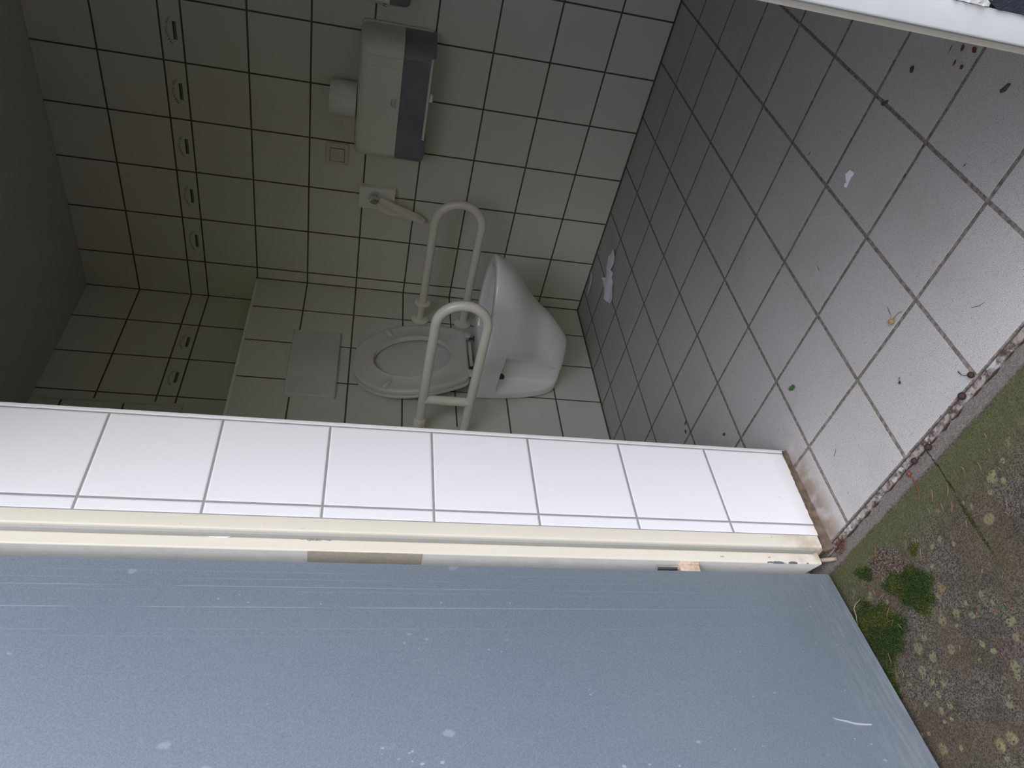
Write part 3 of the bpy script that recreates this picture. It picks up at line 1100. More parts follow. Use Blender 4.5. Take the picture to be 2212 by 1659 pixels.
# ------------------------------------------------------------------ grab rails
def grab_rail(y, z_top, z_bot, x_end, label):
    t = empty('grab_rail', (XB, y, (z_top + z_bot) / 2))
    tag(t, label, 'grab rail', 'grab rails beside the toilet')
    r = 0.0160
    zc = (z_top + z_bot) / 2
    R = (z_top - z_bot) / 2
    path = [(XB + 0.004, y, z_top), (XB + 0.2, y, z_top), (x_end - R, y, z_top)]
    for i in range(1, 16):
        a = PI / 2 - PI * i / 16
        path.append((x_end - R + R * math.cos(a), y, zc + R * math.sin(a)))
    path += [(x_end - R, y, z_bot), (XB + 0.2, y, z_bot), (XB + 0.004, y, z_bot)]
    bm = nbm(); tube(bm, path, r, 24)
    obj('tube', bm, M['rail'], t, smooth=40)
    for z in (z_top, z_bot):
        bm = nbm()
        lathe(bm, (XB, y, z), (1, 0, 0), [(0.0, 0.036), (0.007, 0.036), (0.010, 0.033), (0.012, 0.022), (0.016, 0.0175)], 32)
        obj('wall_flange', bm, M['rail'], t, smooth=40)
    return t


far_rail = grab_rail(-0.172, 0.7195, 0.541, 0.681, 'cream U-shaped grab rail nearest the light switch wall')
bm = nbm()
lathe(bm, (0.208, -0.172, 0.7195), (1, 0, 0), [(0.0, 0.032), (0.006, 0.032), (0.009, 0.027), (0.010, 0.0165)], 32)
obj('collar', bm, M['rail'], far_rail, smooth=40)
near_rail = grab_rail(-0.797, 0.7355, 0.572, 0.704, 'cream U-shaped grab rail with a cross bar, closest to the tiled reveal')
bm = nbm()
tube(bm, [(0.286, -0.797, 0.572), (0.286, -0.797, 0.7355)], 0.0158, 24)
obj('cross_bar', bm, M['rail'], near_rail, smooth=40)
bm = nbm()
lathe(bm, (XB + 0.016, -0.797, 0.7355), (1, 0, 0), [(0.0, 0.0215), (0.05, 0.0215), (0.055, 0.0195), (0.058, 0.0165)], 28)
obj('collar', bm, M['rail'], near_rail, smooth=40)

# ------------------------------------------------------------------ paper towel dispenser
def plan_outline(x0, x1, depth, ib0, ib1, rr=0.035, m=7):
    """plan of a body on the wall y=0: wide at the wall, rounded towards the front"""
    p = [(x0, 0.001), (x0, -0.018)]
    cx, cy = x0 + ib0, -depth
    for i in range(m + 1):
        a = PI / 2 * i / m
        p.append((x0 + ib0 * (1 - math.cos(a)) * 0.99 + 0.0, -0.018 - (depth - 0.018) * math.sin(a)))
    for i in range(m + 1):
        a = PI / 2 * (1 - i / m)
        p.append((x1 - ib1 * (1 - math.cos(a)) * 0.99, -0.018 - (depth - 0.018) * math.sin(a)))
    p += [(x1, -0.018), (x1, 0.001)]
    return p


def scaled(p, k, xm, kd=None):
    kd = k if kd is None else kd
    return [(xm + (x - xm) * k, (y if y > 0 else y * kd)) for x, y in p]


disp = empty('paper_dispenser', (0.99, 0.0, 0.79))
tag(disp, 'wide white dispenser with a smoked lower window, toilet roll standing on top', 'paper dispenser')
P0 = plan_outline(0.772, 1.213, 0.132, 0.06, 0.05)
bm = nbm()
xm = 0.99
lv = [(0.8905, 1.0, 1.0), (0.985, 1.0, 1.0), (1.008, 0.995, 0.985), (1.021, 0.982, 0.94), (1.0285, 0.955, 0.86), (1.031, 0.91, 0.7)]
loft(bm, [[(x, y, z) for x, y in scaled(P0, a, xm, b)] for z, a, b in lv]); fixn(bm)
obj('cover', bm, M['disp'], disp, smooth=45)
bm = nbm()
P1 = scaled(P0, 0.997, xm, 0.992)
lv = [(0.8035, 1.0, 1.0), (0.8895, 1.0, 1.0)]
loft(bm, [[(x, y, z) for x, y in scaled(P1, a, xm, b)] for z, a, b in lv]); fixn(bm)
o = obj('window', bm, M['smoke'], disp, smooth=45)
o['label'] = 'smoked grey lower window'
# outer cheeks of the window left and right of the tear slot
for lo, hi in ((0.0, 0.884), (1.168, 9.0)):
    pc = [(min(max(x, lo), hi), y) for x, y in P1]
    q = []
    for p in pc:
        if not q or (abs(p[0] - q[-1][0]) + abs(p[1] - q[-1][1])) > 1e-5:
            q.append(p)
    cxm = sum(p[0] for p in q) / len(q)
    bm = nbm()
    loft(bm, [[(x, y, z) for x, y in scaled(q, a, cxm, b)] for z, a, b in ((0.7875, 0.88, 0.88), (0.7885, 0.93, 0.94), (0.7925, 0.985, 0.985), (0.799, 1.0, 1.0), (0.8035, 1.0, 1.0))])
    fixn(bm)
    obj('window_cheek', bm, M['smoke'], disp, smooth=45)
bm = nbm(); box(bm, 0.768, 1.2175, -0.014, 0.001, 0.792, 1.0315)
bevel(bm, 0.018, 5, [e for e in bm.edges if abs(e.verts[0].co.y - e.verts[1].co.y) > 0.01])
obj('back_plate', bm, M['disp'], disp, smooth=40)
# toothed tear bar
bm = nbm()
nT = 74
top, bot = [], []
for i in range(nT + 1):
    x = 0.886 + (1.166 - 0.886) * i / nT
    top.append((x, 0.803)); bot.append((x, 0.7965 if i % 2 else 0.7935))
for yy in (-0.1235, -0.1255):
    t = [bm.verts.new((x, yy, z)) for x, z in top]
    b = [bm.verts.new((x, yy, z)) for x, z in bot]
    for i in range(nT):
        bm.faces.new((t[i], b[i], b[i + 1], t[i + 1]))
fixn(bm)
o = obj('tear_bar', bm, M['plastic_white'], disp)
o['label'] = 'white toothed tear bar'
# pull tongue of towel under the slot
bm = nbm()
pp = [(1.051, 0.800), (1.049, 0.788), (1.043, 0.781), (1.036, 0.784), (1.030, 0.780), (1.024, 0.782), (1.021, 0.800)]
f0 = [bm.verts.new((x, -0.118 + 0.003 * math.sin(i * 2.1), z)) for i, (x, z) in enumerate(pp)]
bm.faces.new(f0)
bmesh.ops.solidify(bm, geom=bm.faces[:], thickness=0.0015)
o = obj('towel_end', bm, M['paper'], disp)
# embossed panel near the right end of the cover, running on over the window
for z0, z1, mt, yy in ((0.893, 1.003, 'disp', 0.1338), (0.815, 0.889, 'smoke', 0.1328)):
    bm = nbm()
    box(bm, 1.118, 1.152, -yy, -0.12, z0, z1)
    bevel(bm, 0.0004, 1)
    for xa in (1.116, 1.147):
        box(bm, xa, xa + 0.006, -yy - 0.0008, -0.12, z0 - 0.001, z1)
    obj('ridge', bm, M[mt], disp, smooth=40)
# logo
bm = nbm()
lx, lz = 1.006, 0.9045


def lp(x, y):
    return (lx + x * 0.68, -0.1332, lz + y * 0.68)


letters(bm, 'TORK', lp, 0.0115, 0)
for (a, b, c, d) in ((-0.021, 0.021, -0.0042, -0.0030), (-0.021, 0.021, 0.0125, 0.0135), (-0.021, -0.0198, -0.0042, 0.0135), (0.0198, 0.021, -0.0042, 0.0135)):
    bm.faces.new([bm.verts.new(lp(x, z)) for x, z in ((a, c), (b, c), (b, d), (a, d))])
for k in range(2):
    q = [(-0.014, 0.016 + k * 0.0035), (0.000, 0.0185 + k * 0.0035), (0.018, 0.0165 + k * 0.0035), (0.018, 0.0175 + k * 0.0035), (0.0, 0.0198 + k * 0.0035), (-0.014, 0.0172 + k * 0.0035)]
    bm.faces.new([bm.verts.new(lp(x, z)) for x, z in q])
fixn(bm)
obj('logo', bm, M['ink'], disp)
bm = nbm()
for x0 in (0.838, 0.843):
    vs = [bm.verts.new(p) for p in ((x0, -0.1180, 0.896), (x0 + 0.002, -0.1180, 0.896), (x0 + 0.004, -0.1195, 0.910), (x0 + 0.002, -0.1195, 0.910))]
    bm.faces.new(vs)
fixn(bm)
obj('mark', bm, M['ink'], disp)

# toilet roll standing on top
roll = empty('toilet_roll', (0.967, -0.066, 1.0325))
tag(roll, 'white toilet roll standing upright on the wide dispenser', 'toilet roll')
bm = nbm()
RC = (0.967, -0.066)
nseg = 48
rings = []
for z, r in ((1.0325, 0.0185), (1.0325, 0.0575), (1.0335, 0.0582), (1.118, 0.0582), (1.120, 0.0570), (1.120, 0.0205), (1.119, 0.0185), (1.0325, 0.0185)):
    rings.append([(RC[0] + r * math.cos(2 * PI * k / nseg), RC[1] + r * math.sin(2 * PI * k / nseg), z) for k in range(nseg)])
loft(bm, rings, False, False); fixn(bm)
obj('paper', bm, M['roll'], roll, smooth=40)
bm = nbm()
loft(bm, [[(RC[0] + r * math.cos(2 * PI * k / 32), RC[1] + r * math.sin(2 * PI * k / 32), z) for k in range(32)] for z, r in ((1.033, 0.0183), (1.119, 0.0183), (1.119, 0.0168), (1.033, 0.0168), (1.033, 0.0183))], False, False)
fixn(bm)
o = obj('core', bm, plain('grey_cardboard', (0.42, 0.38, 0.33), 0.9), roll, smooth=40)
o['label'] = 'grey cardboard core'
# loose end of the roll
bm = nbm()
sh = []
for i in range(9):
    t = i / 8
    x = 0.930 - 0.146 * t
    y = -0.020 + 0.010 * t - 0.003 * math.sin(t * 5)
    sh.append((x, y, 1.034 + 0.001 * math.sin(t * 9), 1.034 + 0.056 * min(1.0, 1.55 * (1 - t)) + 0.0012))
a = [bm.verts.new((x, y, z0)) for x, y, z0, z1 in sh]
b = [bm.verts.new((x, y + 0.004, z1)) for x, y, z0, z1 in sh]
for i in range(8):
    bm.faces.new((a[i], a[i + 1], b[i + 1], b[i]))
fixn(bm)
bmesh.ops.solidify(bm, geom=bm.faces[:], thickness=0.0006)
obj('loose_sheet', bm, M['roll'], roll, smooth=40)

# soap dispenser at the edge of the picture
soap = empty('soap_dispenser', (1.345, 0.0, 0.89))
tag(soap, 'small white dispenser with a smoked lower part, beyond the wide dispenser', 'soap dispenser')
P2 = plan_outline(1.282, 1.408, 0.104, 0.03, 0.03)
bm = nbm()
loft(bm, [[(x, y, z) for x, y in scaled(P2, a, 1.345, b)] for z, a, b in ((0.950, 1, 1), (1.13, 1, 1), (1.15, 0.97, 0.95), (1.158, 0.88, 0.85))]); fixn(bm)
obj('cover', bm, M['disp'], soap, smooth=45)
bm = nbm()
loft(bm, [[(x, y, z) for x, y in scaled(P2, a, 1.345, b)] for z, a, b in ((0.886, 0.80, 0.84), (0.889, 0.88, 0.92), (0.898, 0.96, 0.98), (0.949, 0.995, 0.995))]); fixn(bm)
o = obj('window', bm, M['smoke'], soap, smooth=45)
o['label'] = 'smoked grey lower part'
bm = nbm()
for x0 in (1.290, 1.296):
    vs = [bm.verts.new(p) for p in ((x0, -0.0955, 0.958), (x0 + 0.002, -0.0965, 0.958), (x0 + 0.004, -0.0975, 0.970), (x0 + 0.002, -0.0965, 0.970))]
    bm.faces.new(vs)
fixn(bm)
obj('mark', bm, M['ink'], soap)

# ------------------------------------------------------------------ light switch
sw = empty('light_switch', (0.729, 0.0, 1.051))
tag(sw, 'cream square light switch on the tiles below the dispenser end', 'light switch')
M['switch'] = plain('cream_switch_plastic', (0.60, 0.57, 0.48), 0.35, 0.5, var=0.02)
bm = nbm(); box(bm, 0.6885, 0.7695, -0.0095, 0.001, 1.0505, 1.1315)
bevel(bm, 0.006, 3, [e for e in bm.edges if abs(e.verts[0].co.y - e.verts[1].co.y) > 0.005])
bevel(bm, 0.003, 3, [e for e in bm.edges if e.verts[0].co.y < -0.009 and e.verts[1].co.y < -0.009])
obj('cover_frame', bm, M['switch'], sw, smooth=40)
bm = nbm(); box(bm, 0.6995, 0.7520, -0.0100, -0.005, 1.0640, 1.1170)
obj('rocker_gap', bm, M['ink'], sw)
bm = nbm(); box(bm, 0.7010, 0.7505, -0.0120, -0.006, 1.0652, 1.1158); bevel(bm, 0.0018, 2)
for v in bm.verts:
    if v.co.y < -0.009:
        v.co.y -= (v.co.z - 1.0905) * 0.03
obj('rocker', bm, M['switch'], sw, smooth=40)

# ------------------------------------------------------------------ white plate with chrome knob
bp = empty('knob_plate', (0.577, 0.0, 0.867))
tag(bp, 'white square wall plate with a round chrome knob', 'wall plate')
bm = nbm(); box(bm, 0.531, 0.621, -0.030, 0.001, 0.868, 1.0025); bevel(bm, 0.0025, 3)
obj('plate', bm, M['plastic_white'], bp, smooth=40)
bm = nbm()
lathe(bm, (0.585, -0.030, 0.944), (0, -1, 0), [(-0.001, 0.024), (0.006, 0.024), (0.010, 0.022), (0.020, 0.021), (0.0225, 0.0190), (0.0215, 0.014), (0.017, 0.004)], 32)
obj('knob', bm, M['chrome'], bp, smooth=35)
# paper twisted round the knob and hanging down
tw = []
bm = nbm()
ptsA = [(0.583, 0.931), (0.577, 0.915), (0.566, 0.893), (0.557, 0.868), (0.549, 0.845), (0.538, 0.815), (0.526, 0.785), (0.514, 0.760), (0.508, 0.748)]
ws = [0.040, 0.050, 0.056, 0.054, 0.050, 0.046, 0.040, 0.030, 0.020]
rows_ = []
for i, ((x, z), w) in enumerate(zip(ptsA, ws)):
    y = -0.067 + 0.024 * (i / 8)
    row = []
    for k in range(7):
        t = k / 6 - 0.5
        row.append(bm.verts.new((x + t * w * 0.92, y - 0.006 * math.sin(k * 1.9 + i * 0.8), z - t * w * 0.38)))
    rows_.append(row)
for a, b in zip(rows_, rows_[1:]):
    for k in range(6):
        bm.faces.new((a[k], a[k + 1], b[k + 1], b[k]))
fixn(bm)
bmesh.ops.solidify(bm, geom=bm.faces[:], thickness=0.0008)
tag(obj('hanging_paper_strip', bm, M['roll'], loc=(0.58, -0.046, 0.93), smooth=60), 'twisted strip of tissue hanging from the chrome knob', 'paper strip')

# ------------------------------------------------------------------ paper scraps
def paper_sheet(name, outline, z0, lift, label, group=None, mat='paper', sub=3, seed=1):
    random.seed(seed)
    bm = nbm()
    vs = [bm.verts.new((x, y, z0)) for x, y in outline]
    bm.faces.new(vs)
    bmesh.ops.triangulate(bm, faces=bm.faces[:])
    for _ in range(sub):
        bmesh.ops.subdivide_edges(bm, edges=bm.edges[:], cuts=1, use_grid_fill=True)
    cx = sum(p[0] for p in outline) / len(outline)
    cy = sum(p[1] for p in outline) / len(outline)
    for v in bm.verts:
        d = math.sin(v.co.x * 75 + v.co.y * 40 + seed)
        e = math.sin(v.co.x * 28 - v.co.y * 62 + 2 * seed)
        v.co.z += lift * (0.45 + 0.22 * d + 0.28 * e) + random.uniform(0, lift * 0.05)
    fixn(bm)
    for f in bm.faces:
        if f.normal.z < 0:
            f.normal_flip()
    bmesh.ops.solidify(bm, geom=bm.faces[:], thickness=0.0005)
    return tag(obj(name, bm, M[mat], loc=(cx, cy, 0.0), smooth=60), label, 'paper scrap', group)


paper_sheet('tissue', [(0.576, -0.18), (0.559, -0.204), (0.534, -0.225), (0.505, -0.222), (0.51, -0.243), (0.487, -0.245), (0.484, -0.282),
                       (0.467, -0.311), (0.44, -0.334), (0.421, -0.332), (0.400, -0.290), (0.386, -0.253), (0.400, -0.215), (0.421, -0.18),
                       (0.42, -0.156), (0.445, -0.188), (0.467, -0.169), (0.493, -0.157), (0.512, -0.137)], 0.0015, 0.009,
            'long crumpled white tissue on the shaded floor beside the toilet', seed=3)
paper_sheet('tissue', [(0.346, -0.0065), (0.338, -0.046), (0.318, -0.060), (0.300, -0.068), (0.265, -0.067), (0.259, -0.050), (0.291, -0.046), (0.317, -0.028), (0.330, -0.0055)],
            0.0012, 0.006, 'thin paper shred against the foot of the back wall', seed=7, sub=2)
paper_sheet('paper_scrap', [(1.506, -1.244), (1.507, -1.250), (1.508, -1.254), (1.508, -1.261), (1.504, -1.262), (1.497, -1.26), (1.492, -1.261), (1.485, -1.263),
                            (1.477, -1.266), (1.473, -1.257), (1.48, -1.253), (1.483, -1.255), (1.487, -1.248), (1.494, -1.238), (1.494, -1.236), (1.497, -1.241)],
            0.001, 0.004, 'small torn white paper scrap on the open floor', seed=5, sub=2)


# ------------------------------------------------------------------ litter
def needle(name, pts, z, r, mat, label, cat, group=None, n=6):
    P = []
    k = len(pts)
    for i, (x, y) in enumerate(pts):
        P.append((x, y, z + r * 0.9))
    if k == 2:
        a, b = Vector(P[0]), Vector(P[1])
        side = Vector((-(b - a).y, (b - a).x, 0)) * random.uniform(-0.08, 0.08)
        P = [a, (a + b) / 2 + side, b]
    rr = [r * 0.7] + [r] * (len(P) - 2) + [r * 0.35]
    bm = nbm(); tube(bm, P, rr, n)
    return tag(obj(name, bm, M[mat], loc=(pts[0][0], pts[0][1], z), smooth=60), label, cat, group)


GZ = -0.0072
NEED = [[(1.3905, -1.8697), (1.3878, -1.8796)], [(1.3803, -1.8925), (1.3785, -1.8995)], [(1.35, -1.8961), (1.35, -1.9045), (1.3463, -1.9122)], [(1.3203, -1.8804), (1.3218, -1.8865), (1.3191, -1.894)], [(1.3749, -1.927), (1.3749, -1.9327)], [(1.2778, -1.8897), (1.2725, -1.8966), (1.2661, -1.9015)], [(1.2475, -1.8727), (1.2352, -1.8883)], [(1.3533, -1.9721), (1.3489, -1.9787), (1.3454, -1.9859)], [(1.2696, -1.9124), (1.2555, -1.927)], [(1.219, -1.8899), (1.2196, -1.8953), (1.2166, -1.9016)], [(1.3387, -1.9843), (1.3417, -1.9886), (1.3421, -1.9927)], [(1.2723, -1.9527), (1.2657, -1.9628)], [(1.1608, -1.9116), (1.1558, -1.9263)], [(1.1605, -1.9341), (1.1492, -1.9503)], [(1.0685, -1.8694), (1.0573, -1.8838)], [(1.2475, -1.9022), (1.2437, -1.9162)], [(0.9665, -1.9051), (0.9571, -1.9085), (0.9521, -1.9145)], [(1.0166, -1.9143), (1.0082, -1.9168), (1.0012, -1.9151)], [(1.0159, -1.9298), (1.0154, -1.9417)], [(1.0194, -1.9499), (1.0383, -1.9487)], [(1.0267, -1.954), (1.0415, -1.9505)], [(1.0369, -1.9597), (1.0429, -1.9572), (1.052, -1.9601)], [(1.0315, -1.9754), (1.0208, -1.9811), (1.0148, -1.9883)], [(1.0081, -1.9893), (1.0195, -1.9942), (1.0294, -1.996)], [(1.0294, -1.996), (1.0162, -2.0026)], [(1.0574, -1.9873), (1.0451, -1.9886)], [(1.0593, -1.9917), (1.0464, -1.9938)], [(1.0346, -2.0077), (1.0377, -2.0194)], [(1.1371, -1.982), (1.1362, -1.9871)], [(1.1335, -2.0313), (1.1314, -2.0365), (1.1266, -2.0413)], [(1.0602, -2.0417), (1.0515, -2.0394), (1.0452, -2.0406)], [(1.0544, -2.0526), (1.0523, -2.0632)], [(1.0531, -2.0541), (1.0456, -2.0609), (1.0361, -2.0638)], [(0.9791, -2.0353), (0.9767, -2.0451), (0.9749, -2.054)], [(0.9919, -2.0714), (0.9933, -2.0784), (0.9849, -2.084)], [(1.0303, -2.0992), (1.0278, -2.1081)], [(1.1325, -2.0953), (1.1265, -2.1022)], [(1.2746, -2.0545), (1.269, -2.0572)], [(1.2495, -2.0863), (1.2503, -2.0915)], [(1.0586, -2.0878), (1.056, -2.0917)]]
for i, p in enumerate(NEED):
    on_moss = p[0][0] < 1.07
    z = GZ + (0.0035 if on_moss and p[0][1] < -1.925 else 0.0)
    needle('pine_needle', p, z, 0.00075, 'needle',
           'dry brown pine needle on the moss beside the door' if on_moss else 'dry brown pine needle on the lichen-spotted concrete',
           'pine needle', 'pine needles on the moss' if on_moss else 'pine needles on the concrete')
TILE_LBL = ['short pale needle on the first floor tile beside the reveal', 'curled brown needle on the floor tile at the threshold',
            'faint bent needle beside the golden cherry', 'small bent needle on the middle floor tiles',
            'long dark stalk on the floor beside the white jamb', 'dark straight needle near the white paper scrap',
            'dark needle beside the crossing of two floor joints']
NT = [[(1.0908, -1.6686), (1.0995, -1.665), (1.1057, -1.6592)], [(1.5106, -1.7042), (1.5226, -1.7146), (1.5321, -1.7174)], [(1.389, -1.5516), (1.3862, -1.5622), (1.3841, -1.5718)], [(1.3099, -1.3102), (1.3074, -1.3263)], [(1.7892, -1.3218), (1.7816, -1.3228), (1.7739, -1.3239)], [(1.464, -1.082), (1.453, -1.0831)], [(1.6635, -1.51), (1.6568, -1.5097)]]
for i, (p, lb) in enumerate(zip(NT, TILE_LBL)):
    needle('stalk' if i == 4 else 'pine_needle', p, 0.0, 0.0007, 'needle' if i in (0, 1, 2, 3) else 'dark_leaf', lb, 'pine needle')
needle('green_stalk', [(0.9751, -1.9261), (0.9577, -1.9263), (0.9476, -1.9306), (0.9451, -1.944), (0.9405, -1.9512), (0.9379, -1.9595)], GZ + 0.004, 0.0011,
       'stem_green', 'long bent green stalk along the bottom edge of the door', 'stalk')
needle('flower_stalk', [(1.2248, -1.8224), (1.227, -1.8391), (1.2229, -1.8565), (1.2185, -1.8659), (1.2122, -1.8713)], GZ + 0.001, 0.0009,
       'red_bit', 'red stalk with a swollen head lying outside the threshold strip', 'stalk')


def crumb(name, x, y, z, sx, sy, sz, rot, mat, label, cat, group=None, seed=0):
    random.seed(seed)
    bm = nbm()
    bmesh.ops.create_icosphere(bm, subdivisions=2, radius=1.0)
    c, s = math.cos(rot), math.sin(rot)
    for v in bm.verts:
        k = 1 + random.uniform(-0.42, 0.32)
        X, Y, Z = v.co.x * sx * k, v.co.y * sy * k, max(v.co.z, -0.6) * sz * k
        v.co = Vector((x + X * c - Y * s, y + X * s + Y * c, z + sz * 0.62 + Z))
    return tag(obj(name, bm, M[mat], loc=(x, y, z), smooth=0), label, cat, group)


RED = [(0.999, -1.9101), (1.009, -1.9209), (1.03, -1.918), (1.1939, -2.0734), (1.2292, -2.0877), (1.0771, -2.0721), (1.1966, -2.1407), (0.9844, -2.0931), (0.9976, -2.107), (0.9625, -2.1104), (1.2556, -2.0992), (1.2406, -1.8966)]
for i, (x, y) in enumerate(RED):
    crumb('bud_scale', x, y, GZ + (0.002 if x < 1.04 else 0), 0.0032, 0.0016, 0.0010, i * 1.3, 'red_bit', 'tiny red-brown bud scale on the concrete outside the door',
          'bud scale', 'red bud scales on the concrete', seed=i)


def dry_leaf(x, y, L, W, rot, mat, label, curl=0.3, z=0.0):
    bm = nbm()
    n = 8
    c, s = math.cos(rot), math.sin(rot)
    A, B, Cc = [], [], []
    for i in range(n + 1):
        t = i / n
        w = W * math.sin(PI * min(1, 0.06 + t * 0.9)) * (0.8 + 0.25 * math.sin(i * 2.3))
        X = (t - 0.5) * L
        bend = curl * L * (4 * (t - 0.5) ** 2)

        def P(v, zz):
            return (x + X * c - v * s, y + X * s + v * c, z + 0.0008 + bend * 0.3 + zz)
        A.append(bm.verts.new(P(-w, 0.25 * w))); B.append(bm.verts.new(P(0, 0))); Cc.append(bm.verts.new(P(w, 0.35 * w)))
    for i in range(n):
        bm.faces.new((A[i], A[i + 1], B[i + 1], B[i])); bm.faces.new((B[i], B[i + 1], Cc[i + 1], Cc[i]))
    fixn(bm)
    bmesh.ops.solidify(bm, geom=bm.faces[:], thickness=0.0004)
    return tag(obj('leaf', bm, M[mat], loc=(x, y, z), smooth=60), label, 'leaf')


dry_leaf(1.7943, -1.3504, 0.012, 0.004, 0.5, 'brown_leaf', 'curled dark red leaf on the floor beside the white jamb', 0.5)
dry_leaf(1.8016, -1.3788, 0.013, 0.005, 1.2, 'brown_leaf', 'brown leaf closest to the white jamb on the tiles')
dry_leaf(1.7697, -1.3522, 0.011, 0.0025, 0.2, 'red_bit', 'narrow orange-brown leaf beside the two brown leaves')
dry_leaf(1.7708, -1.3739, 0.009, 0.004, 1.0, 'brown_leaf', 'small dark leaf bit beside a floor joint')
crumb('leaf_crumb', 1.7201, -1.2589, 0.0, 0.007, 0.004, 0.003, 0.7, 'dark_leaf', 'black leaf crumb alone in the middle of a floor tile', 'leaf crumb', seed=2)
crumb('leaf_crumb', 1.7828, -1.4895, 0.0, 0.009, 0.0045, 0.003, -0.5, 'dark_leaf', 'dark green crumb on the tile at the edge of the picture', 'leaf crumb', seed=4)
crumb('debris', 1.6455, -1.2365, -0.0008, 0.010, 0.004, 0.003, 2.4, 'dark_leaf', 'dark clump of dirt lying in a floor joint', 'debris', seed=6)
dry_leaf(1.0766, -1.456, 0.026, 0.008, 2.6, 'green_leaf', 'fresh green leaf piece on a floor tile near the reveal', 0.4)
for k, ((x, y), lb) in enumerate(zip([(0.6283, -1.155), (0.6132, -1.1755), (0.7802, -1.3339)],
                                     ['brown leaf bit deep behind the reveal, farther of two', 'brown leaf bit behind the reveal, nearer of the pair', 'brown leaf bit behind the reveal near its inner edge'])):
    dry_leaf(x, y, 0.014, 0.005, 0.4 + k, 'brown_leaf', lb)


def cherry(x, y, z, r, tip, mat, stem_mat, label):
    t = empty('dried_fruit', (x, y, z))
    tag(t, label, 'fruit', 'dried fruits around the threshold')
    bm = nbm()
    bmesh.ops.create_uvsphere(bm, u_segments=20, v_segments=14, radius=r)
    for v in bm.verts:
        v.co = Vector((x, y, z + r * 0.95)) + Vector((v.co.x, v.co.y, v.co.z * 0.93)) * (1 + 0.05 * math.sin(v.co.x * 900) * math.sin(v.co.y * 700))
    obj('fruit_flesh', bm, M[mat], t, smooth=0)
    bm = nbm()
    a = Vector((x, y, z + r)); b = Vector((*tip, z + 0.0014))
    d = (b - a)
    a = a + d.normalized() * r * 0.85
    side = Vector((-d.y, d.x, 0)) * 0.12
    tube(bm, [a, (a * 2 + b) / 3 + side, (a + b * 2) / 3 + side, b], [0.0008, 0.0006, 0.0006, 0.0011], 6)
    obj('stem', bm, M[stem_mat], t, smooth=60)


cherry(1.3806, -1.5854, 0.0, 0.0056, (1.4077, -1.5884), 'fruit_gold', 'stem_green', 'golden brown cherry with its stem on a floor tile')
cherry(1.4408, -1.7909, 0.0, 0.0056, (1.424, -1.765), 'fruit_dark', 'brown_leaf', 'dark red cherry at the end of a floor joint by the threshold')
cherry(1.4051, -1.8035, -0.002, 0.0066, (1.3699, -1.7943), 'fruit_dark', 'brown_leaf', 'dark cherry in the threshold strip with a long stem along it')
cherry(1.292, -1.8155, GZ, 0.0062, (1.3092, -1.8047), 'fruit_dark', 'needle_pale', 'black cherry at the crack end of the threshold')
cherry(1.252, -1.8132, GZ, 0.0058, (1.2657, -1.8154), 'fruit_dark', 'needle', 'dark red cherry between the black one and the red stalk')
cherry(1.3196, -1.6855, 0.0, 0.0024, (1.3253, -1.6768), 'fruit_dark', 'dark_leaf', 'tiny black fruit with a thin stem on a floor tile')
crumb('rust_flower', 1.2252, -1.8210, GZ, 0.0052, 0.0045, 0.0045, 0.4, 'red_bit', 'rust red flower head at the end of the red stalk', 'flower head', seed=9)

# broken twig and soil in the corner under the frame
bm = nbm()
tube(bm, [(0.952, -1.812, 0.010), (0.942, -1.809, 0.003), (0.936, -1.815, -0.002), (0.945, -1.826, -0.004)], [0.004, 0.0045, 0.004, 0.003], 10)
bm.free()
bm = nbm()
tube(bm, [(0.930, -1.813, 0.010), (0.948, -1.822, 0.003), (0.962, -1.829, -0.001)], [0.0042, 0.0046, 0.0036], 10)
tag(obj('twig', bm, M['twig'], loc=(0.945, -1.82, 0.0), smooth=60), 'broken pale twig stuck under the cream door jamb', 'twig')
bm = nbm()
random.seed(21)
for k in range(70):
    x = 0.988 + random.gauss(0, 0.010)
    y = -1.815 + random.gauss(0, 0.007)
    a = random.uniform(0, PI)
    L = random.uniform(0.004, 0.012)
    tube(bm, [(x, y, GZ + 0.003 + random.uniform(0, 0.006)), (x + L * math.cos(a), y + L * math.sin(a), GZ + 0.004 + random.uniform(0, 0.006))], 0.0007, 4)
o = tag(obj('needle_litter', bm, M['brown_leaf'], smooth=0), 'clump of rotting red-brown needles in the corner of the threshold', 'needle litter', kind='stuff')
# lint in the rebate of the frame
bm = nbm()
random.seed(31)
for k in range(110):
    z = 1.02 + random.gauss(0, 0.013)
    y = -1.8045 - abs(random.gauss(0, 0.0018))
    a = random.uniform(0, 2 * PI)
    L = random.uniform(0.003, 0.008)
    tube(bm, [(0.9420, y, z), (0.9420 + random.uniform(0.0005, 0.003), y + 0.35 * L * math.cos(a), z + L * math.sin(a))], 0.0005, 4)
tag(obj('lint', bm, M['dust'], smooth=0), 'grey fluff caught in the rebate of the cream jamb', 'lint', kind='stuff')
bm = nbm()
pp = [(-1.8045, 1.200), (-1.8075, 1.190), (-1.8090, 1.180), (-1.8078, 1.172), (-1.8092, 1.165), (-1.8068, 1.156), (-1.8042, 1.166)]
bm.faces.new([bm.verts.new((0.9424 + 0.0016 * (i % 2), y, z)) for i, (y, z) in enumerate(pp)])
bmesh.ops.triangulate(bm, faces=bm.faces[:])
fixn(bm)
bmesh.ops.solidify(bm, geom=bm.faces[:], thickness=0.0005)
tag(obj('paper_scrap', bm, M['paper'], loc=(0.9424, -1.806, 1.178)), 'white paper scrap stuck in the rebate of the cream jamb', 'paper scrap')


